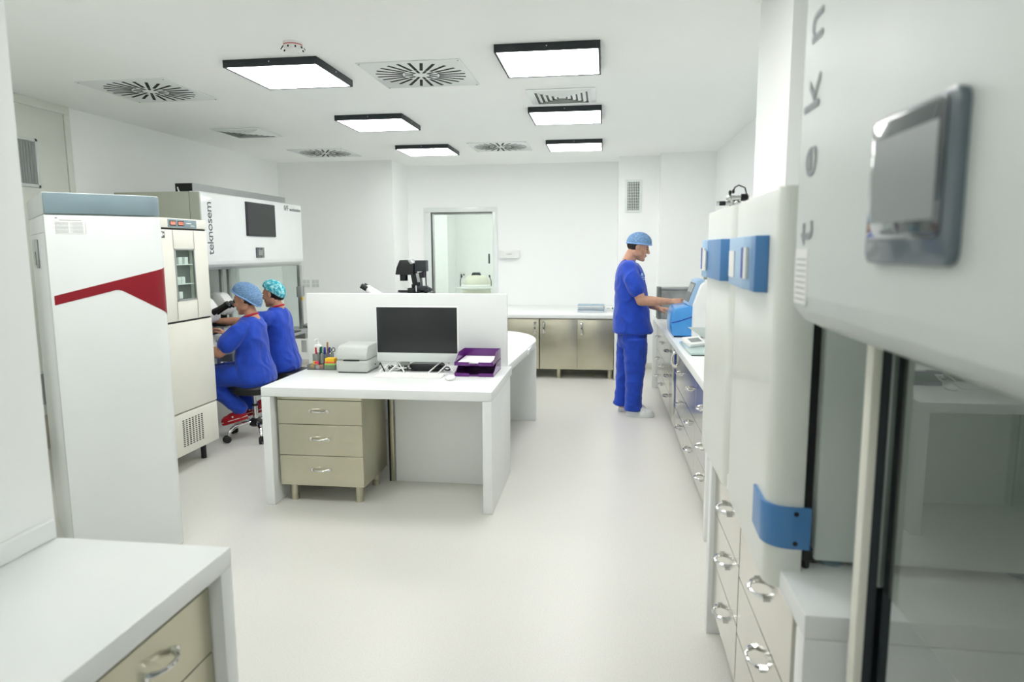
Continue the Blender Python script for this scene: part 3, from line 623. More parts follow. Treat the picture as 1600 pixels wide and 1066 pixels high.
# ================================================================ incubators
def incubator(lab, loc, rotz, wid, cover=True, inset=0.07, frac=0.72, end=0.05):
    """front faces local -Y at y=0; x from 0 to wid (x=wid is the end nearer the camera after rotation)"""
    t = thing('incubator', lab, 'incubator', loc, rotz, 'white bench incubators with blue handles')
    z0, z1 = 0.76, 1.745
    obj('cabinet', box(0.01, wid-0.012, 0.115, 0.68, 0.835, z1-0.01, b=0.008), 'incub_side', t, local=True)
    obj('seal', box(0.015, wid-0.05, 0.075, 0.12, 0.85, z1-0.03), 'black', t, local=True)
    dr = obj('door', MB().prism(rpoly(0.0, wid, 0.0, 0.085, 0.055, 8, (1, 1, 0, 0)), 'z', z0, z1, bev=0.006), 'incub', t, local=True)
    # blue display band across the far part of the door
    bz0, bz1 = 1.488, 1.632
    b0, b1 = 0.0, wid*frac
    obj('handle_band', MB().prism([(b0, 0.03), (b0+0.02, -0.012), (b0+0.10, -0.030), (b1-0.10, -0.036), (b1-0.02, -0.028), (b1-0.02, 0.002), (b0, 0.04)], 'z', bz0, bz1, bev=0.003), 'blue_light', dr, local=True)
    obj('band_end', MB().prism([(b1-0.019, -0.029), (b1+end, -0.030), (b1+end+0.025, -0.001), (b1-0.019, 0.003)], 'z', bz0, bz1, bev=0.002), 'blue', dr, local=True)
    obj('grip_recess', box(b1-0.115, b1-0.085, -0.039, -0.034, bz0+0.03, bz1-0.03), 'pen_blue', dr, local=True)
    obj('grip_insert', box(b1-0.085, b1-0.04, -0.038, -0.031, bz0+0.03, bz1-0.03), 'incub', dr, local=True)
    obj('display', box(b0+0.14, b0+0.24, -0.0365, -0.031, bz0+0.025, bz1-0.04), 'plastic_white', dr, local=True)
    # lower blue hinge cover wrapping the near corner
    pts_o, pts_i = [], []
    for k in range(9):
        a = PI/2*k/8; pts_o.append((wid-0.055+0.063*math.sin(a), 0.055-0.063*math.cos(a))); pts_i.append((wid-0.055+0.053*math.sin(a), 0.055-0.053*math.cos(a)))
    poly = [(wid-0.16, -0.007)]+pts_o+[(wid+0.008, 0.10), (wid-0.002, 0.10)]+pts_i[::-1]+[(wid-0.16, 0.003)]
    if not cover: poly = None
    hc = cover and obj('hinge_cover', MB().prism(poly, 'z', 0.87, 0.975, bev=0.0015), 'blue', dr, local=True)
    for z in (0.885, 0.96) if cover else (): obj('screw_hole', MB().cyl((wid+0.007, 0.065, z), (wid+0.0088, 0.065, z), 0.006, 12), 'black', hc, local=True)
    obj('hinge_bracket', MB().box(wid-0.05, wid-0.02, 0.082, 0.12, 0.83, 0.86, b=0.002).cyl((wid-0.03, 0.1, 0.80), (wid-0.03, 0.1, 0.87), 0.009, 10), 'black', t, local=True)
    for x in (inset, wid-0.07):
        for y in (0.17, 0.6): obj('foot', MB().lathe([(0.022, 0.836), (0.022, 0.825), (0.03, 0.82), (0.03, 0.812)], (x, y, 0), 14), 'slate', t, local=True)
    return t
incubator('closer of the two white incubators, with blue handle and hinge cover', (0.428, 2.37, 0), -PI/2-math.radians(2.0), 0.70)
incubator('farther of the two white incubators, under the gas valves', (0.425, 3.0, 0), -PI/2, 0.605, cover=False, inset=0.2, frac=0.42, end=0.30)

# ================================================================ things on the right bench and the incubators
t = thing('gas_valve', 'chrome gas valve assembly with black knobs on top of the farther incubator', 'valve', (0.47, 2.60, 1.745))
obj('manifold', MB().cyl((0.475, 2.60, 1.745), (0.475, 2.60, 1.80), 0.014, 12).cyl((0.44, 2.60, 1.772), (0.52, 2.60, 1.772), 0.012, 12).cyl((0.46, 2.60, 1.80), (0.56, 2.57, 1.80), 0.013, 12).ell((0.46, 2.60, 1.80), (0.02, 0.02, 0.018)).ell((0.50, 2.595, 1.772), (0.02, 0.02, 0.018)), 'chrome', t)
k1 = obj('knob', MB().cyl((0.405, 2.60, 1.772), (0.438, 2.60, 1.772), 0.0125, 14), 'black', t)
obj('knob_cap', MB().cyl((0.390, 2.60, 1.772), (0.405, 2.60, 1.772), 0.0125, 12), 'chrome', k1)
obj('knob', MB().cyl((0.515, 2.57, 1.80), (0.55, 2.565, 1.80), 0.020, 14), 'black', t)
obj('fitting', MB().ell((0.462, 2.60, 1.83), (0.009, 0.009, 0.013)).ell((0.478, 2.595, 1.835), (0.008, 0.008, 0.013)), 'black', t)
obj('hose', MB().tube([(0.478, 2.595, 1.835), (0.485, 2.59, 1.857), (0.505, 2.59, 1.868), (0.54, 2.60, 1.855), (0.56, 2.62, 1.80), (0.565, 2.63, 1.737)], 0.004, 8), 'black', t)
for o in list(t.children): o.scale = (0.66, 0.66, 0.66)
for o in list(t.children):
    for g in o.children: g.scale = (1, 1, 1)
t.location = (0.455, 2.62, 1.745)
BT = 0.855
# blue and white analyser
t = thing('analyser', 'blue and white bench instrument with sloping touch screen the man is using', 'lab instrument', (0.80, 6.1, BT))
def zc(prof, Y0, Y1, m_, nm, par, bev=0.01): return obj(nm, MB().prism(prof, 'y', Y0, Y1, bev=bev), m_, par)
zc([(0.575, BT+0.008), (0.567, BT+0.10), (0.572, BT+0.20), (0.60, BT+0.245), (0.70, BT+0.262), (0.80, BT+0.265), (0.80, BT+0.008)], 5.86, 6.32, 'blue_inst', 'front_cover', t, 0.018)
obj('cover_seam', MB().tube([(0.568, 5.858, BT+0.125), (0.62, 5.857, BT+0.135), (0.72, 5.857, BT+0.17), (0.79, 5.857, BT+0.20)], 0.004, 6), 'pen_blue', t)
zc([(0.73, BT+0.008), (0.735, BT+0.26), (0.795, BT+0.44), (0.82, BT+0.465), (1.12, BT+0.47), (1.15, BT+0.44), (1.15, BT+0.008)], 5.82, 6.36, 'plastic_white', 'housing', t, 0.015)
sc = zc([(0.715, BT+0.262), (0.70, BT+0.27), (0.775, BT+0.475), (0.80, BT+0.485), (0.84, BT+0.485), (0.80, BT+0.44), (0.745, BT+0.262)], 5.90, 6.28, 'blue_light', 'screen_frame', t, 0.004)
p = Matrix.Translation((0.7365, 6.09, BT+0.372)) @ Matrix.Rotation(math.radians(20), 4, 'Y')
obj('screen', box(-0.003, 0.003, -0.16, 0.16, -0.085, 0.085, M=p), 'grey_band', sc)
obj('screen_image', box(-0.0042, -0.003, -0.14, 0.14, 0.0, 0.07, M=p), 'lcd', sc)
for x in (0.60, 1.1):
    for y in (5.88, 6.3): obj('foot', MB().cyl((x, y, BT), (x, y, BT+0.012), 0.012, 10), 'rubber', t)
# balance with glassy plate and tilted readout
t = thing('balance', 'pale balance with glassy tray and small tilted readout on the right bench', 'balance', (0.80, 5.15, BT))
obj('base_plate', MB().prism([(0.585, 5.42), (0.60, 4.84), (0.98, 4.84), (0.98, 5.50), (0.66, 5.52)], 'z', BT+0.006, BT+0.022, bev=0.004), 'tray_glass', t)
obj('dark_skirt', MB().prism([(0.605, 5.40), (0.61, 4.846), (0.975, 4.846), (0.975, 5.48)], 'z', BT, BT+0.0055), 'frame_dark', t)
M_ = Matrix.Translation((0.665, 5.16, BT+0.06)) @ Matrix.Rotation(math.radians(38), 4, 'Z') @ Matrix.Rotation(math.radians(28), 4, 'X')
rd = obj('readout', box(-0.085, 0.085, -0.05, 0.05, -0.014, 0.014, b=0.006, M=M_), 'plastic_white', t)
obj('readout_display', box(-0.055, 0.055, -0.025, 0.022, 0.0142, 0.0155, M=M_), 'lcd', rd)
obj('readout_stand', MB().cyl((0.67, 5.19, BT+0.02), (0.67, 5.18, BT+0.055), 0.02, 12), 'plastic_white', t)
obj('dome', MB().ell((0.68, 5.36, BT+0.022), (0.085, 0.10, 0.05)), 'tray_glass', t)
obj('draft_lid', MB().prism([(0.66, BT+0.125), (0.98, BT+0.125), (0.98, BT+0.03), (0.80, BT+0.03)], 'y', 5.52, 5.535, bev=0.003), 'enamel_grey', t)
# grey case at the far end of the bench
t = thing('equipment_case', 'grey rectangular metal case standing at the far end of the right bench', 'case', (0.80, 7.45, BT))
obj('shell', box(0.60, 1.02, 7.40, 7.58, BT, BT+0.335, b=0.012), 'grey_case', t)
obj('edge_band', MB().prism(rpoly(0.562, 0.605, 7.39, 7.59, 0.02), 'z', BT, BT+0.338, bev=0.004), 'grey_band', t)
obj('top_rail', box(0.60, 1.02, 7.39, 7.40, BT+0.31, BT+0.335, b=0.003), 'alu', t)
t = thing('tower_box', 'narrow upright grey box behind the blue instrument', 'box', (1.05, 7.0, BT))
obj('body', box(1.0, 1.12, 6.86, 7.14, BT, BT+0.56, b=0.01), 'grey_case', t); obj('front_edge', box(0.992, 1.0, 6.88, 7.12, BT+0.02, BT+0.54, b=0.003), 'grey_band', t)
# ---------------- books on the back worktop
zb = 0.80
for k, (dx, dy, cover, lab) in enumerate(((0.0, 0.0, 'book_blue', 'bottom blue book in the stack on the back worktop'), (0.006, 0.012, 'book_blue', 'middle blue book in the stack on the back worktop'), (0.0, -0.004, 'book_top', 'top grey blue book in the stack on the back worktop'))):
    t = thing('book', lab, 'book', (-0.16, 8.86, zb), 0, 'books stacked on the back worktop')
    obj('cover', MB().box(-0.335+dx, 0.0+dx, 8.72+dy, 9.02+dy, zb, zb+0.004, b=0.001).box(-0.335+dx, 0.0+dx, 8.72+dy, 9.02+dy, zb+0.024, zb+0.028, b=0.001).box(-0.003+dx, 0.0+dx, 8.72+dy, 9.02+dy, zb+0.004, zb+0.024), cover, t)
    obj('pages', box(-0.33+dx, -0.003+dx, 8.725+dy, 9.015+dy, zb+0.0042, zb+0.0238), 'paper', t); zb += 0.0285
t = thing('small_box', 'small white box beside the stacked books', 'box', (0.06, 8.82, 0.80))
obj('body', box(0.025, 0.122, 8.76, 8.86, 0.80, 0.865, b=0.003), 'paper', t)
obj('print', MB().box(0.035, 0.075, 8.758, 8.76, 0.845, 0.852).box(0.035, 0.11, 8.758, 8.76, 0.825, 0.828), 'ink_light', t); obj('green_mark', box(0.098, 0.116, 8.7585, 8.76, 0.84, 0.86), 'pen_green', t)
# ================================================================ things on the desk
t = thing('computer_monitor', 'white all in one computer with dark screen on the desk', 'monitor', (-1.28, 4.60, DT))
obj('housing', box(-1.570, -0.988, 4.55, 4.575, 0.828, 1.215, b=0.006), 'plastic_white', t)
obj('screen', box(-1.563, -0.995, 4.5475, 4.551, 0.892, 1.208, b=0.001), 'screen', t)
obj('chin', box(-1.567, -0.991, 4.546, 4.5505, 0.830, 0.888, b=0.002), 'enamel_grey', t)
obj('stand', MB().prism([(4.576, 0.95), (4.60, 0.95), (4.72, 0.772), (4.72, 0.765), (4.60, 0.765), (4.60, 0.772), (4.69, 0.776)], 'x', -1.47, -1.37, bev=0.002), 'plastic_white', t)
t = thing('wire_stand', 'white folded wire stand under the monitor', 'stand', (-1.28, 4.55, DT))
for x in (-1.45, -1.10):
    obj('leg', MB().tube([(x-0.09, 4.50, DT+0.005), (x, 4.60, DT+0.085), (x+0.09, 4.50, DT+0.005)], 0.005, 8), 'plastic_white', t)
    obj('leg', MB().tube([(x-0.02, 4.50, DT+0.005), (x+0.06, 4.62, DT+0.085)], 0.005, 8), 'plastic_white', t)
t = thing('power_box', 'flat black device lying under the monitor', 'device', (-1.24, 4.62, DT))
obj('shell', MB().prism(rpoly(-1.35, -1.11, 4.56, 4.69, 0.04), 'z', DT, DT+0.048, bev=0.012), 'black', t); obj('glossy_top', MB().prism(rpoly(-1.33, -1.13, 4.58, 4.67, 0.03), 'z', DT+0.048, DT+0.0495), 'black_gloss', t)
random.seed(3)
for k, (x0, lab, m_) in enumerate(((-1.52, 'tangled black cable on the desk beside the label printer', 'black'), (-1.44, 'looped black cable left of the flat black device', 'black'), (-1.07, 'short black cable right of the flat black device', 'black'), (-1.50, 'white cable lying in front of the monitor', 'plastic_white'))):
    pts = []
    for i in range(13):
        a = i*0.9+k; pts.append((x0+0.055*math.sin(a)*(0.5+i/16)+0.012*i*(1 if k != 2 else -0.3), 4.58+0.045*math.cos(a*1.3), DT+0.006+0.022*abs(math.sin(i*0.8+k))))
    single('cable', MB().tube(pts, 0.0045, 6), m_, lab, 'cable')
single('cable', MB().tube([(-1.60, 4.70, DT+0.02), (-1.575, 4.62, DT+0.035), (-1.55, 4.56, DT+0.055), (-1.52, 4.52, DT+0.03), (-1.50, 4.50, DT+0.006)], 0.0045, 6), 'black', 'black power cable rising behind the label printer', 'cable')
single('cable', MB().tube([(-1.17, 4.40, 0.702), (-1.16, 4.40, 0.685), (-1.13, 4.40, 0.668), (-1.09, 4.40, 0.67), (-1.06, 4.40, 0.69), (-1.055, 4.40, 0.702)], 0.005, 6), 'black', 'black cable loop hanging under the desk top', 'cable')
t = thing('keyboard', 'slim white keyboard at the front of the desk', 'keyboard', (-1.28, 4.36, DT))
obj('case', MB().prism([(4.305, DT), (4.305, DT+0.006), (4.42, DT+0.018), (4.42, DT)], 'x', -1.51, -1.055, bev=0.002), 'plastic_white', t)
kb = MB()
for r_ in range(5):
    for q in range(15): kb.box(-1.50+q*0.0293, -1.475+q*0.0293, 4.315+r_*0.0205, 4.331+r_*0.0205, DT+0.0072+r_*0.0021, DT+0.0105+r_*0.0021)
o = obj('keys', kb, 'paper', t); o['kind'] = 'stuff'
t = thing('computer_mouse', 'white computer mouse beside the keyboard', 'mouse', (-0.985, 4.29, DT))
obj('shell', MB().ell((-0.985, 4.29, DT+0.012), (0.031, 0.055, 0.018)), 'plastic_white', t); obj('underside', MB().prism([(-0.985+0.026*math.cos(2*PI*k/16), 4.29+0.048*math.sin(2*PI*k/16)) for k in range(16)], 'z', DT, DT+0.006), 'alu_paint', t)
# label printer
t = thing('label_printer', 'grey desktop label printer left of the monitor', 'printer', (-1.71, 4.58, DT))
PX0, PX1, PY0, PY1 = -1.828, -1.602, 4.44, 4.72
obj('base', MB().box(PX0, PX1, PY0, PY1, DT+0.006, DT+0.088, b=0.014, seg=3), 'printer', t)
obj('lid', MB().prism([(PY0+0.002, DT+0.090), (PY0+0.004, DT+0.125), (PY0+0.03, DT+0.175), (PY0+0.06, DT+0.188), (PY1-0.03, DT+0.19), (PY1, DT+0.17), (PY1, DT+0.090)], 'x', PX0+0.003, PX1-0.003, bev=0.012), 'printer', t)
obj('paper_slot', box(PX0+0.055, PX1-0.058, PY0-0.001, PY0+0.004, DT+0.086, DT+0.093), 'black', t)
obj('base_shadow_gap', box(PX0+0.012, PX1-0.012, PY0+0.012, PY1-0.012, DT, DT+0.0065), 'rubber', t)
obj('button', MB().cyl((PX1, 4.60, DT+0.04), (PX1+0.003, 4.60, DT+0.04), 0.006, 10), 'black', t)
# soap bottle
t = thing('pump_bottle', 'white pump bottle at the left end of the partition', 'bottle', (-2.145, 4.72, DT)); t.location.x = -2.085; ROOTM[t.name] = Matrix.Translation((-2.085, 4.74, DT)); t.location.y = 4.74
obj('bottle', MB().lathe([(0.001, 0), (0.03, 0), (0.032, 0.01), (0.032, 0.13), (0.026, 0.15), (0.013, 0.158), (0.013, 0.165)], n=20), 'plastic_white', t, local=True)
obj('pump', MB().cyl((0, 0, 0.165), (0, 0, 0.185), 0.008, 12).box(-0.008, 0.008, -0.045, 0.010, 0.185, 0.197, b=0.004), 'plastic_white', t, local=True)
# desk organiser
t = thing('desk_organiser', 'grey translucent desk organiser left of the label printer', 'organiser', (-1.98, 4.60, DT))
OX0, OX1, OY0, OY1 = -2.085, -1.875, 4.545, 4.70; ym = 4.62
def rim(mb, x0, x1, y0, y1, z0, z1, th=0.003):
    return mb.box(x0, x1, y0, y0+th, z0, z1).box(x0, x1, y1-th, y1, z0, z1).box(x0, x0+th, y0+th, y1-th, z0, z1).box(x1-th, x1, y0+th, y1-th, z0, z1).box(x0, x1, y0, y1, z0, z0+th)
obj('front_tray', rim(MB(), OX0, OX0+0.12, OY0, ym, DT, DT+0.035), 'acrylic', t)
obj('note_tray', rim(MB(), OX0+0.122, OX1, OY0, ym, DT, DT+0.035), 'acrylic', t)
obj('pen_cup', rim(MB(), OX0+0.01, OX0+0.14, ym+0.002, OY1, DT, DT+0.10), 'acrylic', t)
def pen(x, y, m_, lab, lean=(0.0, 0.0), cap=None, L=0.145):
    t = thing('pen', lab, 'pen', (x, y, DT+0.004), 0, 'pens in the desk organiser'); a = Vector((0, 0, 0)); b_ = Vector((lean[0], lean[1], L))
    obj('barrel', MB().cyl(a, a+(b_-a)*0.68, 0.0055, 10), m_, t, local=True); obj('pen_cap', MB().cyl(a+(b_-a)*0.66, b_, 0.0065, 10), cap or m_, t, local=True)
px_ = OX0+0.026
for k, (m_, lab, ln, cp) in enumerate((('paper', 'red capped marker at the left of the pen cup', (-0.004, 0), 'pen_red'), ('black', 'black pen next to the red capped marker', (0.006, 0.01), None), ('paper', 'green capped marker in the pen cup', (0.004, 0.008), 'pen_green'), ('black', 'black pen between green and blue pens', (0.003, 0.01), None), ('pen_blue', 'short dark blue pen in the pen cup', (-0.004, 0.008), None), ('pen_blue', 'blue pen beside the tall thin pencil', (0.008, 0.012), None))):
    pen(px_+k*0.0165, 4.655+0.012*(k % 2), m_, lab, ln, cp, 0.14 if k != 2 else 0.146)
pen(OX0+0.095, 4.688, 'brown', 'tall thin brown pencil standing highest in the pen cup', (0.003, 0.0), None, 0.175)
t = thing('scissors', 'black handled scissors at the right of the pen cup', 'scissors', (OX0+0.128, 4.66, DT))
obj('blades', MB().box(-0.006, 0.004, -0.002, 0.002, 0.005, 0.11, b=0.001), 'chrome', t, local=True)
for sx_ in (-1, 1):
    obj('handle_loop', MB().tube([(0.005+sx_*0.004, 0, 0.105)]+[(0.012+sx_*0.012+0.011*math.cos(a), sx_*0.004, 0.128+0.015*math.sin(a)) for a in [-2+k*0.7 for k in range(9)]], 0.003, 6), 'black', t, local=True)
nx0, nx1 = OX0+0.128, OX1-0.006
for k, (m_, lab, h) in enumerate((('lime', 'green block of sticky notes at the bottom of the small pile', 0.042), ('orange', 'orange block of sticky notes in the middle of the small pile', 0.014), ('yellow', 'yellow block of sticky notes on top of the small pile', 0.022))):
    z = DT+0.0035+(0, 0.042, 0.056)[k]
    single('sticky_notes', box(nx0+k*0.002, nx1-k*0.002, OY0+0.006, ym-0.006, z, z+h, b=0.001), m_, lab, 'sticky notes', 'sticky note blocks')
t = thing('tape_dispenser', 'white tape dispenser roll beside the label printer', 'tape dispenser', (-1.853, 4.70, DT))
obj('roll', MB().cyl((-1.875, 4.68, DT+0.055), (-1.835, 4.68, DT+0.055), 0.05, 20), 'plastic_white', t); obj('base', box(-1.87, -1.84, 4.62, 4.74, DT, DT+0.02, b=0.004), 'black', t)
for k, (x, y, z, m_, lab, r) in enumerate(((OX0+0.025, 4.575, DT+0.02, 'yellow', 'small yellow eraser in the organiser front tray', 0.013), (OX0+0.048, 4.585, DT+0.026, 'brown', 'brown rubber band ball in the organiser front tray', 0.016), (OX0+0.07, 4.57, DT+0.02, 'paper', 'white clip in the organiser front tray', 0.012), (OX0+0.093, 4.58, DT+0.022, 'orange', 'orange eraser in the organiser front tray', 0.014), (OX0+0.05, 4.60, DT+0.045, 'pink', 'pink eraser standing by the pen cup', 0.014), (OX0+0.035, 4.603, DT+0.045, 'yellow', 'yellow sharpener standing by the pen cup', 0.013))):
    single('eraser', MB().box(x-r, x+r, y-r*0.8, y+r*0.8, DT+0.0035, z+r*0.6, b=0.004), m_, lab, 'stationery', 'small items in the organiser')
single('note_card', box(-1.90, -1.80, 4.80, 4.803, DT, DT+0.15), 'paper', 'white card leaning on the partition behind the label printer', 'card')
# purple letter trays
def tray(z, lab):
    t = thing('letter_tray', lab, 'letter tray', (-0.85, 4.57, z), 0, 'purple letter trays'); x0, x1, y0, y1 = -0.985, -0.722, 4.40, 4.735
    obj('base', MB().box(x0, x1, y0+0.012, y1, z, z+0.004), 'purple', t)
    obj('back', box(x0, x1, y1-0.004, y1, z+0.004, z+0.072), 'purple', t)
    for x in (x0, x1-0.004):
        obj('side', MB().prism([(y0, z), (y0, z+0.022), (y0+0.05, z+0.03), (y0+0.14, z+0.072), (y1-0.004, z+0.072), (y1-0.004, z)], 'x', x, x+0.004), 'purple', t)
    for (a, b_) in ((x0, x0+0.10), (x1-0.10, x1)): obj('front_lip', box(a, b_, y0, y0+0.005, z, z+0.024, b=0.001), 'purple', t)
    obj('front_edge', box(x0+0.1, x1-0.1, y0+0.012, y0+0.016, z+0.004, z+0.012), 'purple', t)
tray(DT, 'purple plastic letter tray, lower of two on the desk'); tray(DT+0.0735, 'purple plastic letter tray with paper in it, upper of two on the desk')
single('paper_stack', box(-0.97, -0.745, 4.43, 4.72, DT+0.078, DT+0.092, b=0.001), 'paper', 'stack of white paper in the upper purple tray', 'paper')
# ================================================================ inverted microscope behind the partition
t = thing('microscope', 'black and white inverted microscope rising behind the partition', 'microscope', (-1.60, 5.45, DT))
YM = 5.45
def mp(cx, cy, Y=YM):     # pixel of the photograph (crop of 150 px) to the plane of the microscope
    v = onY(550+cx/10.667, 390+cy/10.667, Y); return (v.x, v.z)
obj('lamp_head', MB().prism([mp(755, 415), (mp(775, 300)), mp(825, 175), mp(945, 168), mp(1060, 235), mp(1060, 420)], 'y', YM-0.06, YM+0.06, bev=0.006), 'black', t)
obj('lamp_trim', MB().prism([mp(950, 165), mp(1000, 165), mp(1050, 235), mp(1005, 240)], 'y', YM-0.062, YM+0.062, bev=0.002), 'alu', t)
obj('lamp_house', MB().prism([mp(1072, 180), mp(1245, 180), mp(1250, 365), mp(1072, 365)], 'y', YM-0.05, YM+0.05, bev=0.005), 'frame_dark', t)
a0, a1 = mp(800, 420), mp(930, 520)
obj('condenser', MB().cyl(((a0[0]+a1[0])/2, YM, a0[1]), ((a0[0]+a1[0])/2, YM, a1[1]), (a1[0]-a0[0])/2, 18), 'black', t)
obj('arm', MB().prism([mp(1000, 415), mp(1200, 365), mp(1215, 470), mp(1150, 470), mp(1180, 760), mp(1060, 760)], 'y', YM-0.04, YM+0.04, bev=0.004), 'black', t)
obj('arm_plate', MB().prism([mp(1085, 395), mp(1135, 395), mp(1180, 650), mp(1140, 650)], 'y', YM-0.044, YM-0.0405), 'alu', t)
a = mp(1230, 470); b_ = mp(1245, 600); obj('lamp_cable', MB().tube([(a[0], YM, a[1]+0.05), (a[0]+0.005, YM-0.02, a[1]), (b_[0], YM-0.01, b_[1]-0.03)], 0.005, 8), 'black', t)
a = mp(790, 690); b_ = mp(1330, 720)
obj('stage', box(a[0], b_[0], YM-0.12, YM+0.12, a[1]-0.035, a[1]-0.012, b=0.004), 'black', t)
obj('manipulator', MB().tube([(a[0]+0.02, YM-0.08, a[1]+0.004), (a[0]+0.12, YM-0.08, a[1]+0.004)], 0.008, 8).box(a[0]+0.10, a[0]+0.16, YM-0.11, YM-0.05, a[1]-0.012, a[1]+0.03, b=0.004).ell((a[0]+0.19, YM-0.09, a[1]+0.02), (0.02, 0.02, 0.02)).ell((a[0]+0.25, YM-0.09, a[1]+0.005), (0.025, 0.02, 0.018)).cyl((a[0]+0.14, YM-0.09, a[1]), (a[0]+0.14, YM-0.09, a[1]+0.06), 0.010, 10), 'black', t)
obj('manipulator', MB().box(b_[0]-0.10, b_[0]-0.02, YM-0.10, YM-0.02, a[1]-0.012, a[1]+0.045, b=0.006).ell((b_[0]-0.01, YM-0.06, a[1]+0.015), (0.03, 0.02, 0.02)).cyl((b_[0]-0.09, YM-0.06, a[1]+0.03), (b_[0]-0.09, YM-0.06, a[1]+0.075), 0.010, 10), 'frame_dark', t)
obj('manipulator_body', MB().box(a[0]+0.20, a[0]+0.27, YM-0.10, YM-0.06, a[1]-0.012, a[1]+0.012, b=0.003).cyl((a[0]+0.17, YM-0.1, a[1]+0.0), (a[0]+0.17, YM-0.1, a[1]+0.05), 0.008, 10), 'chrome', t)
e0, e1 = mp(180, 600), mp(270, 655); e2 = mp(500, 800)
for dy in (-0.032, 0.032):
    ep = obj('eyepiece', MB().cyl((e0[0], YM+dy, e0[1]), (e1[0], YM+dy, e1[1]), 0.022, 16), 'black', t)
obj('eyepiece_tube', MB().tube([(e1[0], YM, e1[1]), (e1[0]*0.6+e2[0]*0.4, YM, e1[1]*0.6+e2[1]*0.4-0.005), (e2[0], YM, e2[1]-0.02)], [0.03, 0.036, 0.05], 16, flat=(Vector((0, 1, 0)), 1.5)), 'plastic_white', t)
zb_ = a[1]-0.035
obj('body', MB().prism([(e2[0]-0.03, zb_-0.22), (e2[0]-0.03, zb_-0.02), (e2[0]+0.05, zb_), (b_[0]-0.02, zb_), (b_[0]-0.02, zb_-0.10), (b_[0], DT+0.16), (b_[0], DT), (e2[0]-0.05, DT), (e2[0]-0.05, DT+0.12)], 'y', YM-0.085, YM+0.085, bev=0.01), 'plastic_white', t)

# ================================================================ stools
def stool(lab, loc, seat_z, rot=0.0):
    t = thing('stool', lab, 'stool', loc, rot, 'black wheeled stools at the workstation')
    obj('seat', MB().lathe([(0.01, seat_z-0.085), (0.15, seat_z-0.085), (0.185, seat_z-0.075), (0.20, seat_z-0.045), (0.20, seat_z-0.025), (0.185, seat_z-0.004), (0.14, seat_z), (0.01, seat_z)], n=32), 'leather', t, local=True)
    obj('piston', MB().cyl((0, 0, 0.14), (0, 0, seat_z-0.085), 0.014, 14), 'chrome', t, local=True)
    obj('column', MB().cyl((0, 0, 0.11), (0, 0, seat_z-0.19), 0.022, 16), 'chrome', t, local=True)
    obj('column_cap', MB().cyl((0, 0, seat_z-0.20), (0, 0, seat_z-0.185), 0.026, 16), 'black', t, local=True)
    obj('hub', MB().lathe([(0.045, 0.10), (0.06, 0.115), (0.06, 0.14), (0.035, 0.165)], n=20), 'black', t, local=True)
    for k in range(5):
        M_ = Matrix.Rotation(2*PI*k/5, 3, 'Z')
        lg = obj('leg', MB().tube([M_ @ Vector(p) for p in ((0.03, 0, 0.135), (0.12, 0, 0.135), (0.19, 0, 0.12), (0.235, 0, 0.09), (0.25, 0, 0.06))], [0.016, 0.016, 0.015, 0.014, 0.012], 10), 'chrome', t, local=True)
        a = M_ @ Vector((0.262, 0, 0.029)); d_ = M_ @ Vector((0, 1, 0))
        obj('castor', MB().cyl(a-d_*0.022, a-d_*0.006, 0.029, 16).cyl(a+d_*0.006, a+d_*0.022, 0.029, 16).cyl(a-d_*0.022, a+d_*0.022, 0.01, 8).box(a.x-0.014, a.x+0.014, a.y-0.014, a.y+0.014, 0.04, 0.064, b=0.004), 'rubber', lg, local=True)
    return t
stool('black wheeled stool under the woman in the pale blue cap', (-2.975, 5.42, 0), 0.475, 2.85)
stool('black wheeled stool under the woman in the teal cap', (-2.955, 6.10, 0), 0.47, 0.4)
# ================================================================ people
def remesh(mb, voxel, it=3, fac=0.5):
    me = bpy.data.meshes.new('tmp'); bmesh.ops.recalc_face_normals(mb.bm, faces=mb.bm.faces[:]); mb.bm.to_mesh(me); mb.bm.free()
    o = bpy.data.objects.new('tmp', me); C.objects.link(o)
    md = o.modifiers.new('r', 'REMESH'); md.mode = 'VOXEL'; md.voxel_size = voxel; md.adaptivity = 0.0
    if it: ms = o.modifiers.new('s', 'SMOOTH'); ms.iterations = it; ms.factor = fac
    dg = bpy.context.evaluated_depsgraph_get(); out = bpy.data.meshes.new_from_object(o.evaluated_get(dg))
    bpy.data.objects.remove(o); bpy.data.meshes.remove(me)
    return out
def put(name, me, m, parent, wr=None):
    """link a remeshed (world-space) mesh under a person; wr=(amplitude, scale Vector) adds folds"""
    if wr:
        me.update(); ns = [v.normal.copy() for v in me.vertices]
        for v, n in zip(me.vertices, ns):
            q = Vector((v.co.x*wr[1][0], v.co.y*wr[1][1], v.co.z*wr[1][2]))
            f = noise.noise(q+Vector((noise.noise(v.co*6)*1.5, 3.1, 0)))
            v.co += n*wr[0]*(1-abs(f)*2.2)*0.8
    me.transform(ROOTM[parent.name].inverted()); me.name = name
    for p in me.polygons: p.use_smooth = True
    return link_mesh(name, me, m, parent)
def sect(c, a, b, n=20, e=2.3):
    out = []
    for k in range(n):
        t_ = 2*PI*k/n; ct, st_ = math.cos(t_), math.sin(t_)
        out.append(Vector(c)+Vector((a*math.copysign(abs(ct)**(2/e), ct), b*math.copysign(abs(st_)**(2/e), st_), 0)))
    return out
